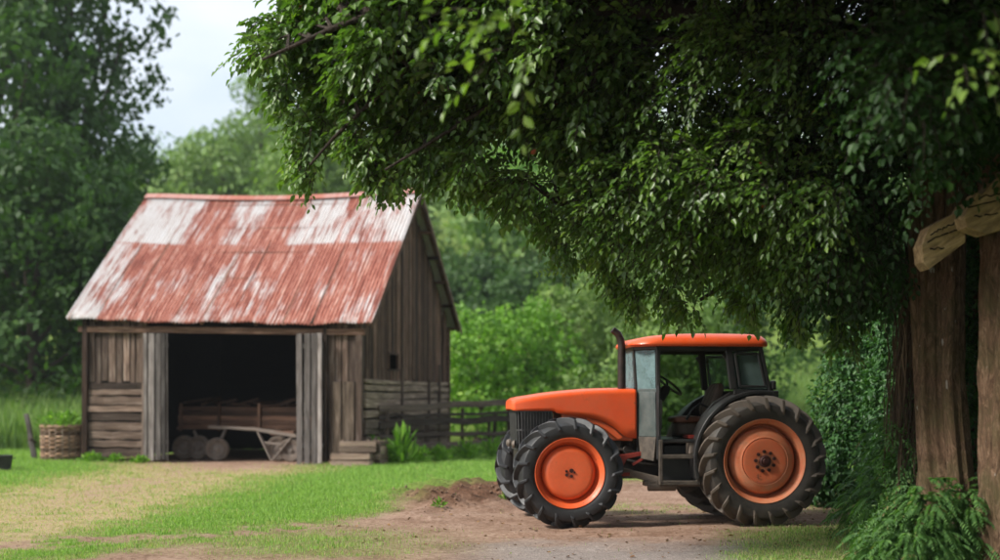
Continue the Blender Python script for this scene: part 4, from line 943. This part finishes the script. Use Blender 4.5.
# bushes between barn and tractor
G3 = 'bushes behind the fence'
for px, Y, h, sp, lab, mt in ((478, 46, 4.9, 2.1, 'bright green bush rising right behind the barn corner', 'leaf_bright'), (528, 47.5, 5.1, 2.3, 'bright leafy bush behind the fence end post', 'leaf_bright'), (455, 52, 4.5, 2., 'bright bush half hidden by the barn wall', 'leaf_bright'),
        (580, 50, 5.6, 3., 'olive green bush left of the exhaust pipe', 'leaf_mid'), (640, 54, 7.5, 3.6, 'tall bush rising behind the cab roof', 'leaf_mid'), (690, 46, 5.2, 2.9, 'dark bush seen through the cab window', 'leaf_mid'),
        (738, 50, 6.2, 2.7, 'dark bush behind the rear cab pillar', 'leaf_dark'), (535, 43.5, 2.2, 1.5, 'low bright bush beside the fence end', 'leaf_bright'), (600, 43.5, 2.9, 1.9, 'low olive bush behind the tractor hood', 'leaf_mid'), (648, 44, 2.6, 1.6, 'low bush seen under the cab floor', 'leaf_mid')):
    tree('bush', bp(px, Y), h, sp, 11, .20, .55, mt, lab, 'bush', G3, low=.05, r=.12)
tree('broadleaf_tree', bp(845, 62), 11, 4.2, 14, .3, .5, 'leaf_dark', 'dark tree beyond the meadow right of the cab', low=.05, r=.3)
tree('broadleaf_tree', bp(775, 90), 12, 6, 14, .4, .5, 'leaf_mid', 'pale tree at the far end of the meadow', low=.05, r=.3)

# far woodland as one mass
def woodland():
    Vs, Fs, Rs, Gs = [], [], [], []; off = 0
    n = 620; Y = 92+RNG.random(n)**.8*150; X = (RNG.random(n)*2-1)*.52*Y
    for i in range(n):
        x, y = X[i], Y[i]
        if y < 125 and abs(500+F*x/y-450) > 700: continue
        h = RNG.uniform(7, 11); s_ = RNG.uniform(3., 4.6); z = float(terr(x, y))
        V, Fq, R, G = crown_leaves([(x, y, z+h*.5, s_, s_, h*.52), (x+RNG.uniform(-2, 2), y-1.5, z+h*.45, s_*.7, s_*.7, h*.35)], .16, .62, shell=.75)
        tone = RNG.uniform(-.3, .3); Vs.append(V); Fs.append(Fq+off); Rs.append(np.clip(R+tone, 0, 1)); Gs.append(G); off += len(V)
    o = fast('distant_woodland', np.concatenate(Vs), np.concatenate(Fs), 'leaf_wood', rnd=np.concatenate(Rs), gr=np.concatenate(Gs))
    tag(o, 'haze-tinted wooded hillside rising behind the barn', kind='stuff')
woodland()

# ------------------------------------------------------------------ the great overhanging tree
def in_poly(px, py, poly):
    inside = np.zeros(len(px), bool); n = len(poly)
    for i in range(n):
        x0, y0 = poly[i]; x1, y1 = poly[(i+1) % n]
        c = ((y0 > py) != (y1 > py)) & (px < (x1-x0)*(py-y0)/(y1-y0+1e-9)+x0); inside ^= c
    return inside
def poly_dist(px, py, poly):
    d = np.full(len(px), 1e9)
    for i in range(len(poly)):
        a = np.array(poly[i], float); b = np.array(poly[(i+1) % len(poly)], float); ab = b-a
        t_ = np.clip(((px-a[0])*ab[0]+(py-a[1])*ab[1])/(ab@ab), 0, 1); d = np.minimum(d, np.hypot(px-a[0]-ab[0]*t_, py-a[1]-ab[1]*t_))
    return d
TB = Vector((7.2, 14.2, 0))                  # foot of the tree
tree_o = tag(empty('overhanging_tree', TB), 'huge leafy tree whose dark branches overhang the tractor from the right', 'tree')
ARM = [(256, 40), (272, 5), (280, -260), (660, -260), (660, 120), (600, 170), (560, 160), (530, 140), (500, 135), (475, 150), (445, 160), (410, 162), (380, 140), (350, 128), (326, 140), (308, 120), (300, 92), (282, 82), (266, 66)]
BODY = [(600, 100), (640, -260), (1500, -260), (1500, 150), (1030, 150), (960, 140), (925, 165), (912, 280), (860, 318), (815, 300), (772, 292), (735, 280), (705, 282), (672, 282), (640, 274), (618, 256), (598, 245), (572, 238), (556, 210), (530, 205), (508, 212), (470, 190), (468, 172), (520, 150), (560, 150)]
def sample(poly, n, y0, y1, pad, bb, ypow=1.):
    px = RNG.uniform(bb[0], bb[2], n); py = RNG.uniform(bb[1], bb[3], n); Y = y0+(y1-y0)*RNG.random(n)**ypow
    k = in_poly(px, py, poly); px, py, Y = px[k], py[k], Y[k]; d = poly_dist(px, py, poly)
    k = d > pad; px, py, Y, d = px[k], py[k], Y[k], d[k]
    # thin out in depth near the outline so the rim stays airy
    mid = (y0+y1)/2; half = np.clip(.25+d/120., 0, 1)*(y1-y0)/2; Y = mid+(Y-mid)*half/((y1-y0)/2)
    return np.stack([(px-500)/F*Y, Y, CAMZ-(py-HZ)/F*Y], 1)
def sprays(C, per, rad, Lt, nl, leafL, leafW, mat, rnd_lo, rnd_hi, twig_mat='bark', name='crown', parent=None, base=None, droop=.5, src=None):
    """Around every cluster centre C: `per` twigs of length Lt, each with nl alternating leaves."""
    m = len(C)*per; cc_ = np.repeat(C, per, 0)
    d = rdir(m); P0 = cc_+d*rad*RNG.random((m, 1))**.5
    out = (cc_-np.array(src if src is not None else TB+Vector((0, 0, 5)))); out = norm(out)
    D = norm(out*.7+d*.8+rdir(m)*.3); D[:, 2] -= droop*RNG.random(m); D = norm(D)
    Lw = Lt*RNG.uniform(.6, 1.3, m)
    P, Dd, Nn = [], [], []; Z = np.array([0, 0, 1.])
    S = norm(np.cross(D, Z)); U = np.cross(S, D)
    for j in range(nl):
        t_ = (j+1)/nl; sag = -.30*(t_**2)*Lw; q = P0+D*(Lw*t_)[:, None]; q[:, 2] += sag
        s_ = 1 if j % 2 else -1
        dl = norm(D*.75+S*s_*(.85 if j < nl-1 else .1)+np.array([0, 0, -.45])+rdir(m)*.38)
        P.append(q+dl*.02); Dd.append(dl); Nn.append(U+rdir(m)*.55)
    P, Dd, Nn = np.concatenate(P), np.concatenate(Dd), norm(np.concatenate(Nn)); n = len(P)
    L = leafL*RNG.uniform(.6, 1.25, n); V, Fq, k = leaves(P, Dd, Nn, L, L*leafW/leafL*RNG.uniform(.8, 1.15, n))
    tone = np.tile(np.repeat(RNG.random(len(C)), per), nl)
    R = np.clip(rnd_lo+(rnd_hi-rnd_lo)*(tone*.45+.55*RNG.random(n)), 0, .96); R[RNG.random(n) < .0005] = 1.
    # twigs: thin three sided
    T = []; e1 = P0; e2 = P0+D*(Lw*.5)[:, None]; e2[:, 2] -= .075*Lw; e3 = P0+D*Lw[:, None]; e3[:, 2] -= .3*Lw
    for e_, r_ in ((e1, .006), (e2, .0045), (e3, .0015)):
        for a in (0, 2.1, 4.2): T.append(e_+(S*math.cos(a)+U*math.sin(a))*r_)
    TV = np.stack(T, 1).reshape(-1, 3); q = []
    for r0 in (0, 3):
        for a in range(3): q.append([r0+a, r0+(a+1) % 3, r0+3+(a+1) % 3, r0+3+a])
    TF = (np.arange(m)[:, None, None]*9+np.array(q)[None]).reshape(-1, 4)
    b = np.array(base if base is not None else (0, 0, 0))
    return (V-b, Fq, np.repeat(R, k)), (TV-b, TF)
def merge(parts):
    Vs, Fs, off = [], [], 0; Rs = []
    for p_ in parts: Vs.append(p_[0]); Fs.append(p_[1]+off); off += len(p_[0]); Rs.append(p_[2] if len(p_) > 2 else np.full(len(p_[0]), .5))
    return np.concatenate(Vs), np.concatenate(Fs), np.concatenate(Rs)
b0 = np.array(TB)
C1 = sample(ARM, 2100, 12., 15., 17, (220, -250, 670, 200))
TIPS = []
for (x0, y0, x1, y1, Yd, n_c) in ((300, 100, 308, 172, 12.9, 9), (318, 110, 330, 140, 13.2, 6), (276, 50, 250, 52, 12.8, 5), (284, 70, 278, 88, 12.9, 4), (352, 125, 388, 182, 12.7, 10), (380, 140, 402, 172, 13., 6), (420, 150, 440, 172, 12.9, 6), (450, 150, 476, 186, 13.4, 6), (300, 20, 264, 26, 13.2, 6),
                              (500, 160, 514, 200, 13.3, 8), (540, 190, 566, 250, 13.6, 8), (600, 240, 636, 296, 13.8, 10), (660, 280, 684, 306, 14., 7), (735, 285, 748, 304, 14.2, 5), (790, 295, 800, 322, 14.2, 6), (850, 300, 842, 336, 14.4, 7), (476, 140, 462, 176, 12.6, 6)):
    for t_ in np.linspace(0, 1, n_c): TIPS.append(tuple(at(x0+(x1-x0)*t_+random.uniform(-5, 5), y0+(y1-y0)*t_**.8, Yd+random.uniform(-.25, .25))))
TIPS = np.array(TIPS)
C1 = C1[(RNG.random(len(C1)) < np.clip(.28+(500+F*C1[:, 0]/C1[:, 1]-250)/200., 0, 1))]
C2 = sample(BODY, 4600, 11.8, 15.3, 20, (460, -250, 1480, 350))
NEARP = [(420, -120), (1300, -120), (1300, 80), (960, 80), (880, 110), (800, 60), (700, 90), (620, 50), (560, 80), (500, 95), (455, 110), (430, 60)]
C3 = sample(NEARP, 70, 7.5, 9.6, 8, (420, -120, 1300, 190))
C4 = sample([(840, -20), (1300, -20), (1300, 70), (960, 90), (900, 130), (850, 130)], 260, 9., 10.8, 8, (840, 20, 1300, 260))
print('clusters', len(C1), len(C2), len(C3), len(C4))
# unseen roof of the crown, added above the picture to block skylight
nT = 2300; CT_ = np.stack([RNG.uniform(-.5, 11, nT), RNG.uniform(8.0, 17.5, nT), RNG.uniform(6.6, 9.5, nT)], 1)
CT_ = CT_[CT_[:, 0] > -.5+.0*CT_[:, 1]+np.abs(CT_[:, 1]-13)*.5]
CT_ = np.concatenate([CT_, np.stack([RNG.uniform(.6, 6, 900), RNG.uniform(5.5, 12.5, 900), RNG.uniform(6.3, 8.5, 900)], 1), np.stack([RNG.uniform(1.6, 4., 380), RNG.uniform(7.5, 12, 380), RNG.uniform(6, 8.5, 380)], 1)])  # extra unseen clusters added to keep the sun off the right canopy
CT_ = CT_[CT_[:, 2]-1.75 > .345*CT_[:, 1]+.4]
CS_ = np.stack([RNG.uniform(5.8, 10.5, 900), RNG.uniform(6, 21, 900), RNG.uniform(2.2, 8, 900)], 1)   # right flank
CS_ = CS_[(CS_[:, 0]/CS_[:, 1] > .46)]
CO_ = np.stack([RNG.uniform(2.8, 11, 1800), RNG.uniform(-6, 7.5, 1800), RNG.uniform(3.6, 8.5, 1800)], 1)   # unseen foliage added around the camera to darken the right canopy
CO_ = CO_[(CO_[:, 2]-1.75 > .42*np.maximum(CO_[:, 1], 0)+.5)]
A, T = [], []
a_, t_ = sprays(C1, 11, .20, .23, 7, .098, .058, None, .0, .97, base=b0, src=(4, 13, 5.5)); A.append(a_); T.append(t_)
a_, t_ = sprays(TIPS, 8, .10, .20, 7, .088, .05, None, .2, .97, base=b0, src=(4, 13, 5.5), droop=1.); A.append(a_); T.append(t_)
C2a = C2[C2[:, 0] < 3.2]; C2b = C2[C2[:, 0] >= 3.2]  # right part takes the leaf colour with shade painted in
a_, t_ = sprays(C2a, 13, .23, .25, 7, .078, .044, None, .0, .97, base=b0); A.append(a_); T.append(t_)
C3 = C3[(500+F*C3[:, 0]/C3[:, 1] < 600) | (RNG.random(len(C3)) < .12)]
a_, t_ = sprays(C3, 6, .22, .32, 6, .105, .06, None, .5, .97, base=b0, src=(4, 11, 5)); A.append(a_); T.append(t_)
V, Fq, R = merge(A); fast('outer_foliage', V, Fq, 'leaf_near', tree_o, R, smooth=True)
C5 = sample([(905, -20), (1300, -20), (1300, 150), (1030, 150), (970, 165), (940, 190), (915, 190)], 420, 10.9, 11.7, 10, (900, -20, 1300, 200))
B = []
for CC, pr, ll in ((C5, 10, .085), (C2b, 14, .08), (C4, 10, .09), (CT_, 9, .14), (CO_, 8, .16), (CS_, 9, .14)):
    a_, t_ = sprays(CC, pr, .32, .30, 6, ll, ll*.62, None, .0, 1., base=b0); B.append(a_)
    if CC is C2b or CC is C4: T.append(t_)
V, Fq, R = merge(B); fast('shaded_foliage', V, Fq, 'leaf_shade', tree_o, R, smooth=True); print('leaf faces', len(Fq))  # shade-coloured leaves, together with the added unseen clusters
V, Fq, R = merge(T); fast('twigs', V, Fq, 'bark_far', tree_o, R)
# limbs: trunk splits and long branches run through the clusters
def curve(p0, p1, n=9, sag=.3, w_=.12):
    p0, p1 = Vector(p0), Vector(p1); out = []
    s1, s2 = random.random()*6, random.random()*6
    for i in range(n):
        t_ = i/(n-1); q = p0.lerp(p1, t_); q.z += sag*math.sin(math.pi*t_); q.x += w_*math.sin(t_*7+s1)*t_*(1-t_)*3; q.y += w_*math.sin(t_*6+s2)*t_*(1-t_)*3; out.append(q)
    return out
top0 = Vector((7.0, 14.0, 4.4))
mb = MB(); mb.tube(curve(TB, top0, 8, 0, .2), [.62, .5, .44, .42, .40, .38, .36, .34], 16)
mb.build('trunk', 'bark', tree_o, smooth=60).location = -TB
L1 = curve(top0, at(560, 5, 12.6), 12, .5); L2 = curve(L1[-1], at(262, 60, 12.2), 14, .25)
L3 = curve(top0+Vector((0, 0, -.4)), at(560, 205, 13.5), 14, .55); L4 = curve(top0, at(720, -60, 12), 10, .5); L5 = curve(top0+Vector((0, 0, -.8)), at(700, 300, 14.5), 12, .7)
L6 = curve(L1[7], at(385, 170, 12.4), 12, .35); L7 = curve(L1[-1], at(310, 165, 12.6), 12, .45); L8 = curve(L4[4], at(480, -60, 11.5), 10, .4)
for L_, ra, rb in ((L1, .26, .09), (L2, .085, .012), (L3, .17, .02), (L4, .2, .06), (L5, .15, .02), (L6, .06, .012), (L7, .06, .012), (L8, .09, .03)):
    MB().tube([p-TB for p in L_], list(np.linspace(ra, rb, len(L_))), 9).build('limb', 'bark_far', tree_o, smooth=60)
LP = np.array([tuple(p) for L_ in (L1, L2, L3, L4, L5, L6, L7, L8) for p in L_])
mb = MB()
for CC in (C1[::2], C2[::3]):
    for c in CC:
        dd = np.linalg.norm(LP-c+np.array([0, 0, .0]), axis=1)+(LP[:, 0] < c[0])*.5; a = Vector(LP[dd.argmin()]); c = Vector(c)
        if (c-a).length < 3.0:
            m_ = a.lerp(c, .5)+Vector((random.uniform(-.1, .1), random.uniform(-.1, .1), .12)); mb.tube([a-TB, m_-TB, c-TB], [.024, .015, .006], 5)
mb.build('small_branch', 'bark_far', tree_o, smooth=60)
# two fern like sprigs hanging out on the left of the lower branch are leaf rows on thin stems
def sprig(p0, p1, n, ll, mat, parent, base):
    p0, p1 = Vector(p0), Vector(p1); d = (p1-p0); V_, D_2 = [], []
    for i in range(n):
        t_ = i/n; q = p0+d*t_; 
        for s in (-1, 1): V_.append(q-base); D_2.append(d.normalized()*.5+Vector((0, 0, -1 if s < 0 else .5)))
    P = np.array(V_); Dd = norm(np.array(D_2)); L = ll*np.repeat(np.linspace(1, .4, n), 2)
    Vv, Fq, k = leaves(P, Dd, np.tile([[0., -1., .3]], (len(P), 1)), L, L*.35); return Vv, Fq, np.full(len(Vv), .93)
sp = [sprig(at(600, 262, 13.8), at(534, 275, 13.6), 16, .12, None, None, TB), sprig(at(585, 238, 13.8), at(548, 244, 13.7), 10, .09, None, None, TB), sprig(at(650, 312, 14), at(628, 325, 13.9), 9, .10, None, None, TB)]
for s_p in sp: fast('sprig', s_p[0], s_p[1], 'leaf_near', tree_o, s_p[2])

# ------------------------------------------------------------------ old trunks, slabs, vines on the right
def gnarly(name, pts, rad, label, lobes_=5, mat='bark', seg=72, amp=.13, parent=None):
    P = [Vector(p) for p in pts]; base = P[0].copy(); root = parent or tag(empty(name, base), label, 'tree trunk', 'old trunks at the right edge')
    nz_ = 70; Vv, Gg = [], []
    for i in range(nz_):
        t_ = i/(nz_-1)*(len(P)-1); k = min(int(t_), len(P)-2); f_ = t_-k; c = P[k].lerp(P[k+1], f_*f_*(3-2*f_)); r_ = rad[k]*(1-f_)+rad[k+1]*f_
        for j in range(seg):
            a = 2*math.pi*j/seg; aa = a+.25*math.sin(c.z*1.4)
            rr = r_*(1+amp*math.sin(aa*lobes_+base.x*3)+amp*.5*math.sin(aa*(lobes_*2+1)+c.z*1.2)+.035*math.sin(aa*23+c.z*2)+.02*math.sin(aa*37+c.z*3+i*.1)+.02*math.sin(c.z*9+aa*3))
            Vv.append((c.x-base.x+rr*math.cos(a), c.y-base.y+rr*math.sin(a), c.z-base.z)); Gg.append((rr*math.cos(a), rr*math.sin(a), c.z))
    ii = np.array([(i*seg+j, i*seg+(j+1) % seg, (i+1)*seg+(j+1) % seg, (i+1)*seg+j) for i in range(nz_-1) for j in range(seg)])
    fast('trunk' if parent is None else 'stem', np.array(Vv), ii, mat, root, np.full(len(Vv), .5), np.array(Gg), smooth=True); return root
tk = gnarly('tree_trunk', [(4.60, 12.9, 0), (4.54, 12.9, 1.0), (4.47, 12.9, 2.0), (4.45, 12.95, 3.0), (4.46, 13, 4.8)], [.31, .21, .17, .17, .20], 'furrowed brown trunk with forked root under the cut slabs')
gnarly('x', [(4.72, 12.75, 0), (4.66, 12.7, 1.0), (4.58, 12.7, 2.0), (4.62, 12.8, 3.0), (4.7, 12.9, 4.6)], [.18, .12, .11, .12, .12], '', 3, parent=tk, amp=.16)
for o in tk.children:
    if o.name.startswith('stem'): o.location = (4.72-4.60, -.15, 0)
gnarly('tree_trunk', [(5.06, 12.0, 0), (4.97, 12., 1.1), (4.93, 12, 2.3), (4.95, 12.1, 3.4), (5.0, 12.2, 5.)], [.38, .29, .27, .27, .3], 'thick reddish brown trunk cut off by the right edge', 6)
gnarly('tree_trunk', [(5.95, 15.0, 0), (5.9, 15.0, 1.5), (5.95, 15.0, 3), (5.95, 15.0, 5.)], [.4, .32, .3, .3], 'dark trunk in the gap between the two nearer trunks', 5)
def slab(out_px, Y, label):
    W_ = [at(x, y, Y) for x, y in out_px]; c = sum(W_, Vector())/len(W_)
    root = tag(empty('wooden_slab', c), label, 'slab', 'cut slabs wedged across the trunks')
    secs = []
    for yv in (-.13, .12): secs.append([Vector(((q.x-c.x), yv-(q.z-c.z)*.25, (q.z-c.z))) for q in W_])
    mb = MB(); mb.loft(secs)
    mb.g = [((p[0]*.87+p[2]*.5)*.9, (-p[0]*.5+p[2]*.87)*1.3, p[1]) for p in mb.v]
    mb.build('board', 'slab', root, bevel=.005)
    w_ = max(q.x for q in W_)-min(q.x for q in W_); 
    for (ax, az_, bx_, bz_, tk_) in ((-.36, -.06, .34, .045, .02), (-.28, -.13, .05, -.11, .012), (-.05, .05, .30, .13, .012), (-.30, .0, -.05, .06, .009)): MB().beam((w_*ax, -.133-az_*.25, az_), (w_*bx_, -.133-bz_*.25, bz_), tk_, .012, n=7, wob=.014).build('crack', 'board_shade_crack', root)
slab([(918, 247), (924, 229), (948, 216), (950, 221), (957, 206), (961, 244), (927, 270), (921, 263)], 11.9, 'rough pale cut slab wedged across the left trunk')
slab([(960, 218), (971, 195), (976, 197), (996, 173), (1034, 160), (1030, 222), (984, 235), (964, 228)], 11.4, 'rough cut slab higher up at the right edge')
# hanging vines
vn = tag(empty('hanging_vine', (4.5, 13.6, 0)), 'curtain of brown fibrous vines hanging left of the furrowed trunk', 'vine')
mb = MB()
for k in range(170):
    x = RNG.uniform(-.14, .30)*1.; y = RNG.uniform(-.25, .3); zt = RNG.uniform(3.0, 4.2); zb = RNG.uniform(.4, 1.6)
    pts = [(x+.05*math.sin(z*3+k)+.02*math.sin(z*9+k*2)-.10*(1-(z-zb)/(zt-zb)), y+.04*math.cos(z*2.3+k), z) for z in np.linspace(zt, zb, 14)]
    mb.tube(pts, [RNG.uniform(.003, .010)]*14, 4)
mb.build('stem', 'vine', vn, smooth=60)

# ------------------------------------------------------------------ hedge and plants on the right and small weeds
def shrub(name, loc, lobes, n, leafL, leafW, mat, label, cat='shrub', group=None, droop=.5, up=0.):
    root = tag(empty(name, (loc[0], loc[1], 0)), label, cat, group); P, Dd, Nn, R = [], [], [], []
    tot = sum(l[3]*l[5] for l in lobes)
    for (x, y, z, rx, ry, rz) in lobes:
        m = int(n*rx*rz/tot); d = rdir(m); rad = RNG.random(m)**.35; q = d*(rad*(1+.16*sn(d[:, 0]*4+x, d[:, 1]*4, d[:, 2]*4+z, 1.4, 2)))[:, None]*np.array([rx, ry, rz])
        cl = sn(q[:, 0]+x, q[:, 1]+y, q[:, 2]+z, 5, 1); k = (cl > -.45+RNG.random(m)*.3); q, d, cl = q[k], d[k], cl[k]; m = len(q)
        P.append(q+np.array([x, y, z])); dd = norm(d*.6+rdir(m)*.7+np.array([0, 0, -droop+up])); Dd.append(dd); Nn.append(norm(d*.8+np.array([0, 0, .7])+rdir(m)*.4)); R.append(np.clip(.5+cl*.25+RNG.normal(size=m)*.2, 0, 1))
    P, Dd, Nn, R = map(np.concatenate, (P, Dd, Nn, R)); k = P[:, 2] > .0; P, Dd, Nn, R = P[k], Dd[k], Nn[k], R[k]
    L = leafL*RNG.uniform(.6, 1.3, len(P)); V, Fq, kk = leaves(P, Dd, Nn, L, L*leafW/leafL)
    fast('foliage', V, Fq, mat, root, np.repeat(R, kk))
    mb = MB()
    for (x, y, z, rx, ry, rz) in lobes:
        mb.tube([(x*.3, y*.3, 0), (x*.7+.05, y*.7, z*.55), (x, y, z)], [.03, .022, .008], 6)
    mb.build('stem', 'bark_far', root, smooth=60); return root
GH = 'ivy shrubs along the right edge'
shrub('ivy_shrub', (5.75, 20.5), [(.0, 0, .7, .8, .9, .8), (.15, .3, 1.7, .75, .8, .9), (.5, 0, 2.6, .8, .8, .9), (.8, 0, 3.5, .9, .9, .9), (-.45, .1, .5, .5, .6, .5)], 26000, .085, .055, 'leaf_ivy', 'dark ivy covered shrub just behind the rear wheel', group=GH)
shrub('ivy_shrub', (6.3, 19.0), [(.0, 0, .7, .8, .8, .8), (.0, .2, 1.8, .8, .8, .9), (.1, 0, 2.8, .8, .8, .9), (.3, 0, 3.9, .8, .8, 1.)], 24000, .08, .052, 'leaf_ivy', 'tall ivy shrub climbing up into the tree branches', group=GH)
shrub('ivy_shrub', (5.95, 17.0), [(.0, 0, .6, .7, .7, .7), (.05, .2, 1.5, .7, .7, .8), (.1, 0, 2.4, .7, .7, .8), (.15, 0, 3.3, .7, .7, .9)], 26000, .07, .045, 'leaf_ivy', 'dense ivy shrub between the rear wheel and the ferns', group=GH)
shrub('ivy_shrub', (7.2, 17.6), [(.0, 0, .9, .8, .8, 1.), (.0, .2, 2.2, .9, .8, 1.), (.1, 0, 3.6, .9, .8, 1.), (.3, 0, 5., 1., .8, 1.)], 15000, .10, .06, 'leaf_shade', 'dark ivy mass added to keep the gap between the trunks dark', group=GH)  # added to darken the gap; its leaf colour carries painted shade
shrub('ivy_shrub', (5.35, 14.9), [(.0, 0, .5, .55, .6, .6), (.05, .2, 1.2, .5, .6, .7), (.12, 0, 2.0, .5, .5, .7), (.15, .1, 2.8, .5, .5, .7), (.25, .1, 3.6, .6, .5, .7)], 26000, .06, .036, 'leaf_ivy', 'small leaved creeper climbing beside the hanging vines', group=GH)
# feathery plants
def feather(name, loc, lobes, nf, label, group, fl=.5):
    root = tag(empty(name, (loc[0], loc[1], 0)), label, 'fern', group); Ps, Ds, Ns, Ls = [], [], [], []
    tot = sum(l[3] for l in lobes)
    for (x, y, z, rx, ry, rz) in lobes:
        for _ in range(int(nf*rx/tot)):
            d = rdir(1)[0]; d[1] = -abs(d[1]) if RNG.random() < .7 else d[1]; o = np.array([x, y, z])+d*np.array([rx, ry, rz])*RNG.uniform(.2, 1.15)
            di = norm((d*np.array([1, 1, .3])+np.array([0, 0, .45])+rdir(1)[0]*.6)[None])[0]; n = 15; L = fl*RNG.uniform(.4, 1.35)
            s = norm(np.cross(di, [0, 0, 1.])[None])[0]
            for j in range(n):
                t_ = j/(n-1); q = o+di*L*t_+np.array([0, 0, -.75*L*t_*t_]); tan = norm((di+np.array([0, 0, -1.5*t_]))[None])[0]; w_ = math.sin(math.pi*(.12+.86*(1-t_)))**.8
                for sg in (-1, 1):
                    Ps.append(q); Ds.append(tan*.45+s*sg*.9+np.array([0, 0, -.25])); Ns.append((0, 0, 1.)); Ls.append(.22*L*w_*RNG.uniform(.7, 1.15)+.01)
    P, Dd, Nn, L = np.array(Ps), np.array(Ds), np.array(Ns)+rdir(len(Ps))*.15, np.array(Ls); k = P[:, 2] > 0; P, Dd, Nn, L = P[k], Dd[k], Nn[k], L[k]
    V, Fq, kk = leaves(P, Dd, Nn, L, np.maximum(L*.30, .012)); fast('frond', V, Fq, 'leaf_fern', root, np.repeat(np.clip(RNG.normal(.5, .2, len(P)), 0, 1), kk))
    MB().tube([(0, 0, 0), (.02, 0, .3)], [.03, .02], 6).build('stem', 'bark_far', root); return root
GF = 'ferny plants at the foot of the trunks'
feather('fern', (4.95, 15.9), [(.0, 0, .55, .55, .5, .5), (.1, 0, 1.0, .45, .4, .45), (.4, 0, .4, .45, .4, .4), (.35, .1, 1.4, .4, .3, .4), (-.35, .1, .3, .3, .3, .3)], 800, 'tall feathery fern beside the rear tractor wheel', GF, .32)
feather('fern', (4.12, 12.25), [(.0, 0, .35, .42, .3, .28), (.36, .05, .42, .32, .25, .3), (-.38, .1, .2, .3, .3, .2), (.12, .1, .72, .22, .25, .22), (.5, .1, .7, .15, .2, .25)], 900, 'bright feathery fern in front of the furrowed trunk', GF, .25)
feather('fern', (4.55, 14.2), [(.0, 0, .6, .45, .35, .5), (.1, 0, 1.2, .3, .3, .4), (-.1, 0, .3, .4, .3, .3)], 600, 'shaded fern rising between the trunk and the creeper', GF, .28)
shrub('ivy_shrub', (4.55, 13.5), [(.0, 0, .45, .5, .4, .45), (-.1, .1, 1.1, .35, .35, .45), (.1, .1, 1.7, .25, .3, .4), (-.35, 0, .25, .35, .4, .3)], 15000, .045, .022, 'leaf_fern', 'fine leaved green creeper at the foot of the hanging vines', group=GH)
# sprig of leaves on the right trunk
def weed(loc, h, n, ll, lw, mat, label, group='weeds by the barn and fence', cat='weed', spread=.5, name='weed', z=0.):
    root = tag(empty(name, (loc[0], loc[1], z)), label, cat, group); m = n
    a = RNG.uniform(0, 6.28, m); el_ = RNG.uniform(.3, 1.45, m); r_ = RNG.random(m)**.6
    d = np.stack([np.cos(a)*np.cos(el_)*spread*1.6, np.sin(a)*np.cos(el_)*spread*1.6, np.sin(el_)], 1); P = d*(r_*h)[:, None]*.8
    Dd = norm(d+rdir(m)*.35); L = ll*RNG.uniform(.6, 1.3, m); V, Fq, kk = leaves(P, Dd, norm(np.cross(Dd, rdir(m))), L, L*lw/ll)
    fast('foliage', V, Fq, mat, root, np.repeat(RNG.random(m), kk)); MB().tube([(0, 0, -.02), (.01, 0, h*.5)], [.012, .006], 5).build('stem', 'leaf_fern', root); return root
q = at(404, 452, 34.2); weed((q.x, 33.6), .95, 90, .5, .07, 'leaf_bright', 'tall pale spiky weed in front of the fence', spread=.28)
for px, Y, h, n, lab in ((388, 33.8, .5, 160, 'leafy weed clump beside the narrow crate'), (418, 34.3, .55, 200, 'leafy weed clump right of the spiky weed'), (440, 35.2, .5, 200, 'weed clump under the middle of the fence'), (466, 36.2, .6, 220, 'weed clump near the fence end'), (492, 37.5, .7, 240, 'weed clump by the thick fence post'), (374, 34.2, .9, 160, 'climbing weed against the barn log wall')):
    weed((bp(px, Y)[0], Y), h, n, .16, .06, 'leaf_bright', lab, spread=.6)
weed((bas.location.x, bas.location.y), .62, 520, .13, .06, 'leaf_bright', 'green weeds growing out of the woven basket', spread=1.1, z=.88)
for px, Y, h, n, lab in ((92, 35.0, .3, 150, 'low weed clump at the left barn corner'), (115, 34.6, .25, 150, 'low weed clump along the left barn wall'), (140, 34.4, .22, 120, 'low weed clump at the foot of the left door')):
    weed((bp(px, Y)[0], Y), h, n, .12, .05, 'leaf_bright', lab, spread=.9)
for px, py_, lab in ((440, 512, 'small weed tuft on the dirt mound'), (505, 506, 'weed tuft against the far front tyre')):
    Y = F*CAMZ/(py_-HZ); weed((bp(px, Y)[0], Y), .11, 40, .09, .025, 'leaf_bright', lab, spread=.7, z=float(gheight(np.array([bp(px, Y)[0]]), np.array([Y]))[0]), group='weeds on the dirt drive')
weed((5.0, 11.68), .3, 45, .10, .055, 'leaf_bright', 'sprig of bright leaves growing from the right trunk', group='sprigs on the trunks', spread=.8, z=2.15)

# ------------------------------------------------------------------ haze
hm = bpy.data.materials.new('haze'); hm.use_nodes = True; ht = hm.node_tree; ht.nodes.clear()
ho = ht.nodes.new('ShaderNodeOutputMaterial'); hv = ht.nodes.new('ShaderNodeVolumePrincipled')
hv.inputs['Color'].default_value = (.86, .92, .97, 1); hv.inputs['Density'].default_value = .0003; hv.inputs['Anisotropy'].default_value = .2
ht.links.new(hv.outputs[0], ho.inputs['Volume'])
mb = MB(); mb.box((0, 590, 50), (1900, 1330, 108)); hz = mb.build('haze', hm); tag(hz, 'thin pale haze over the valley', kind='stuff')
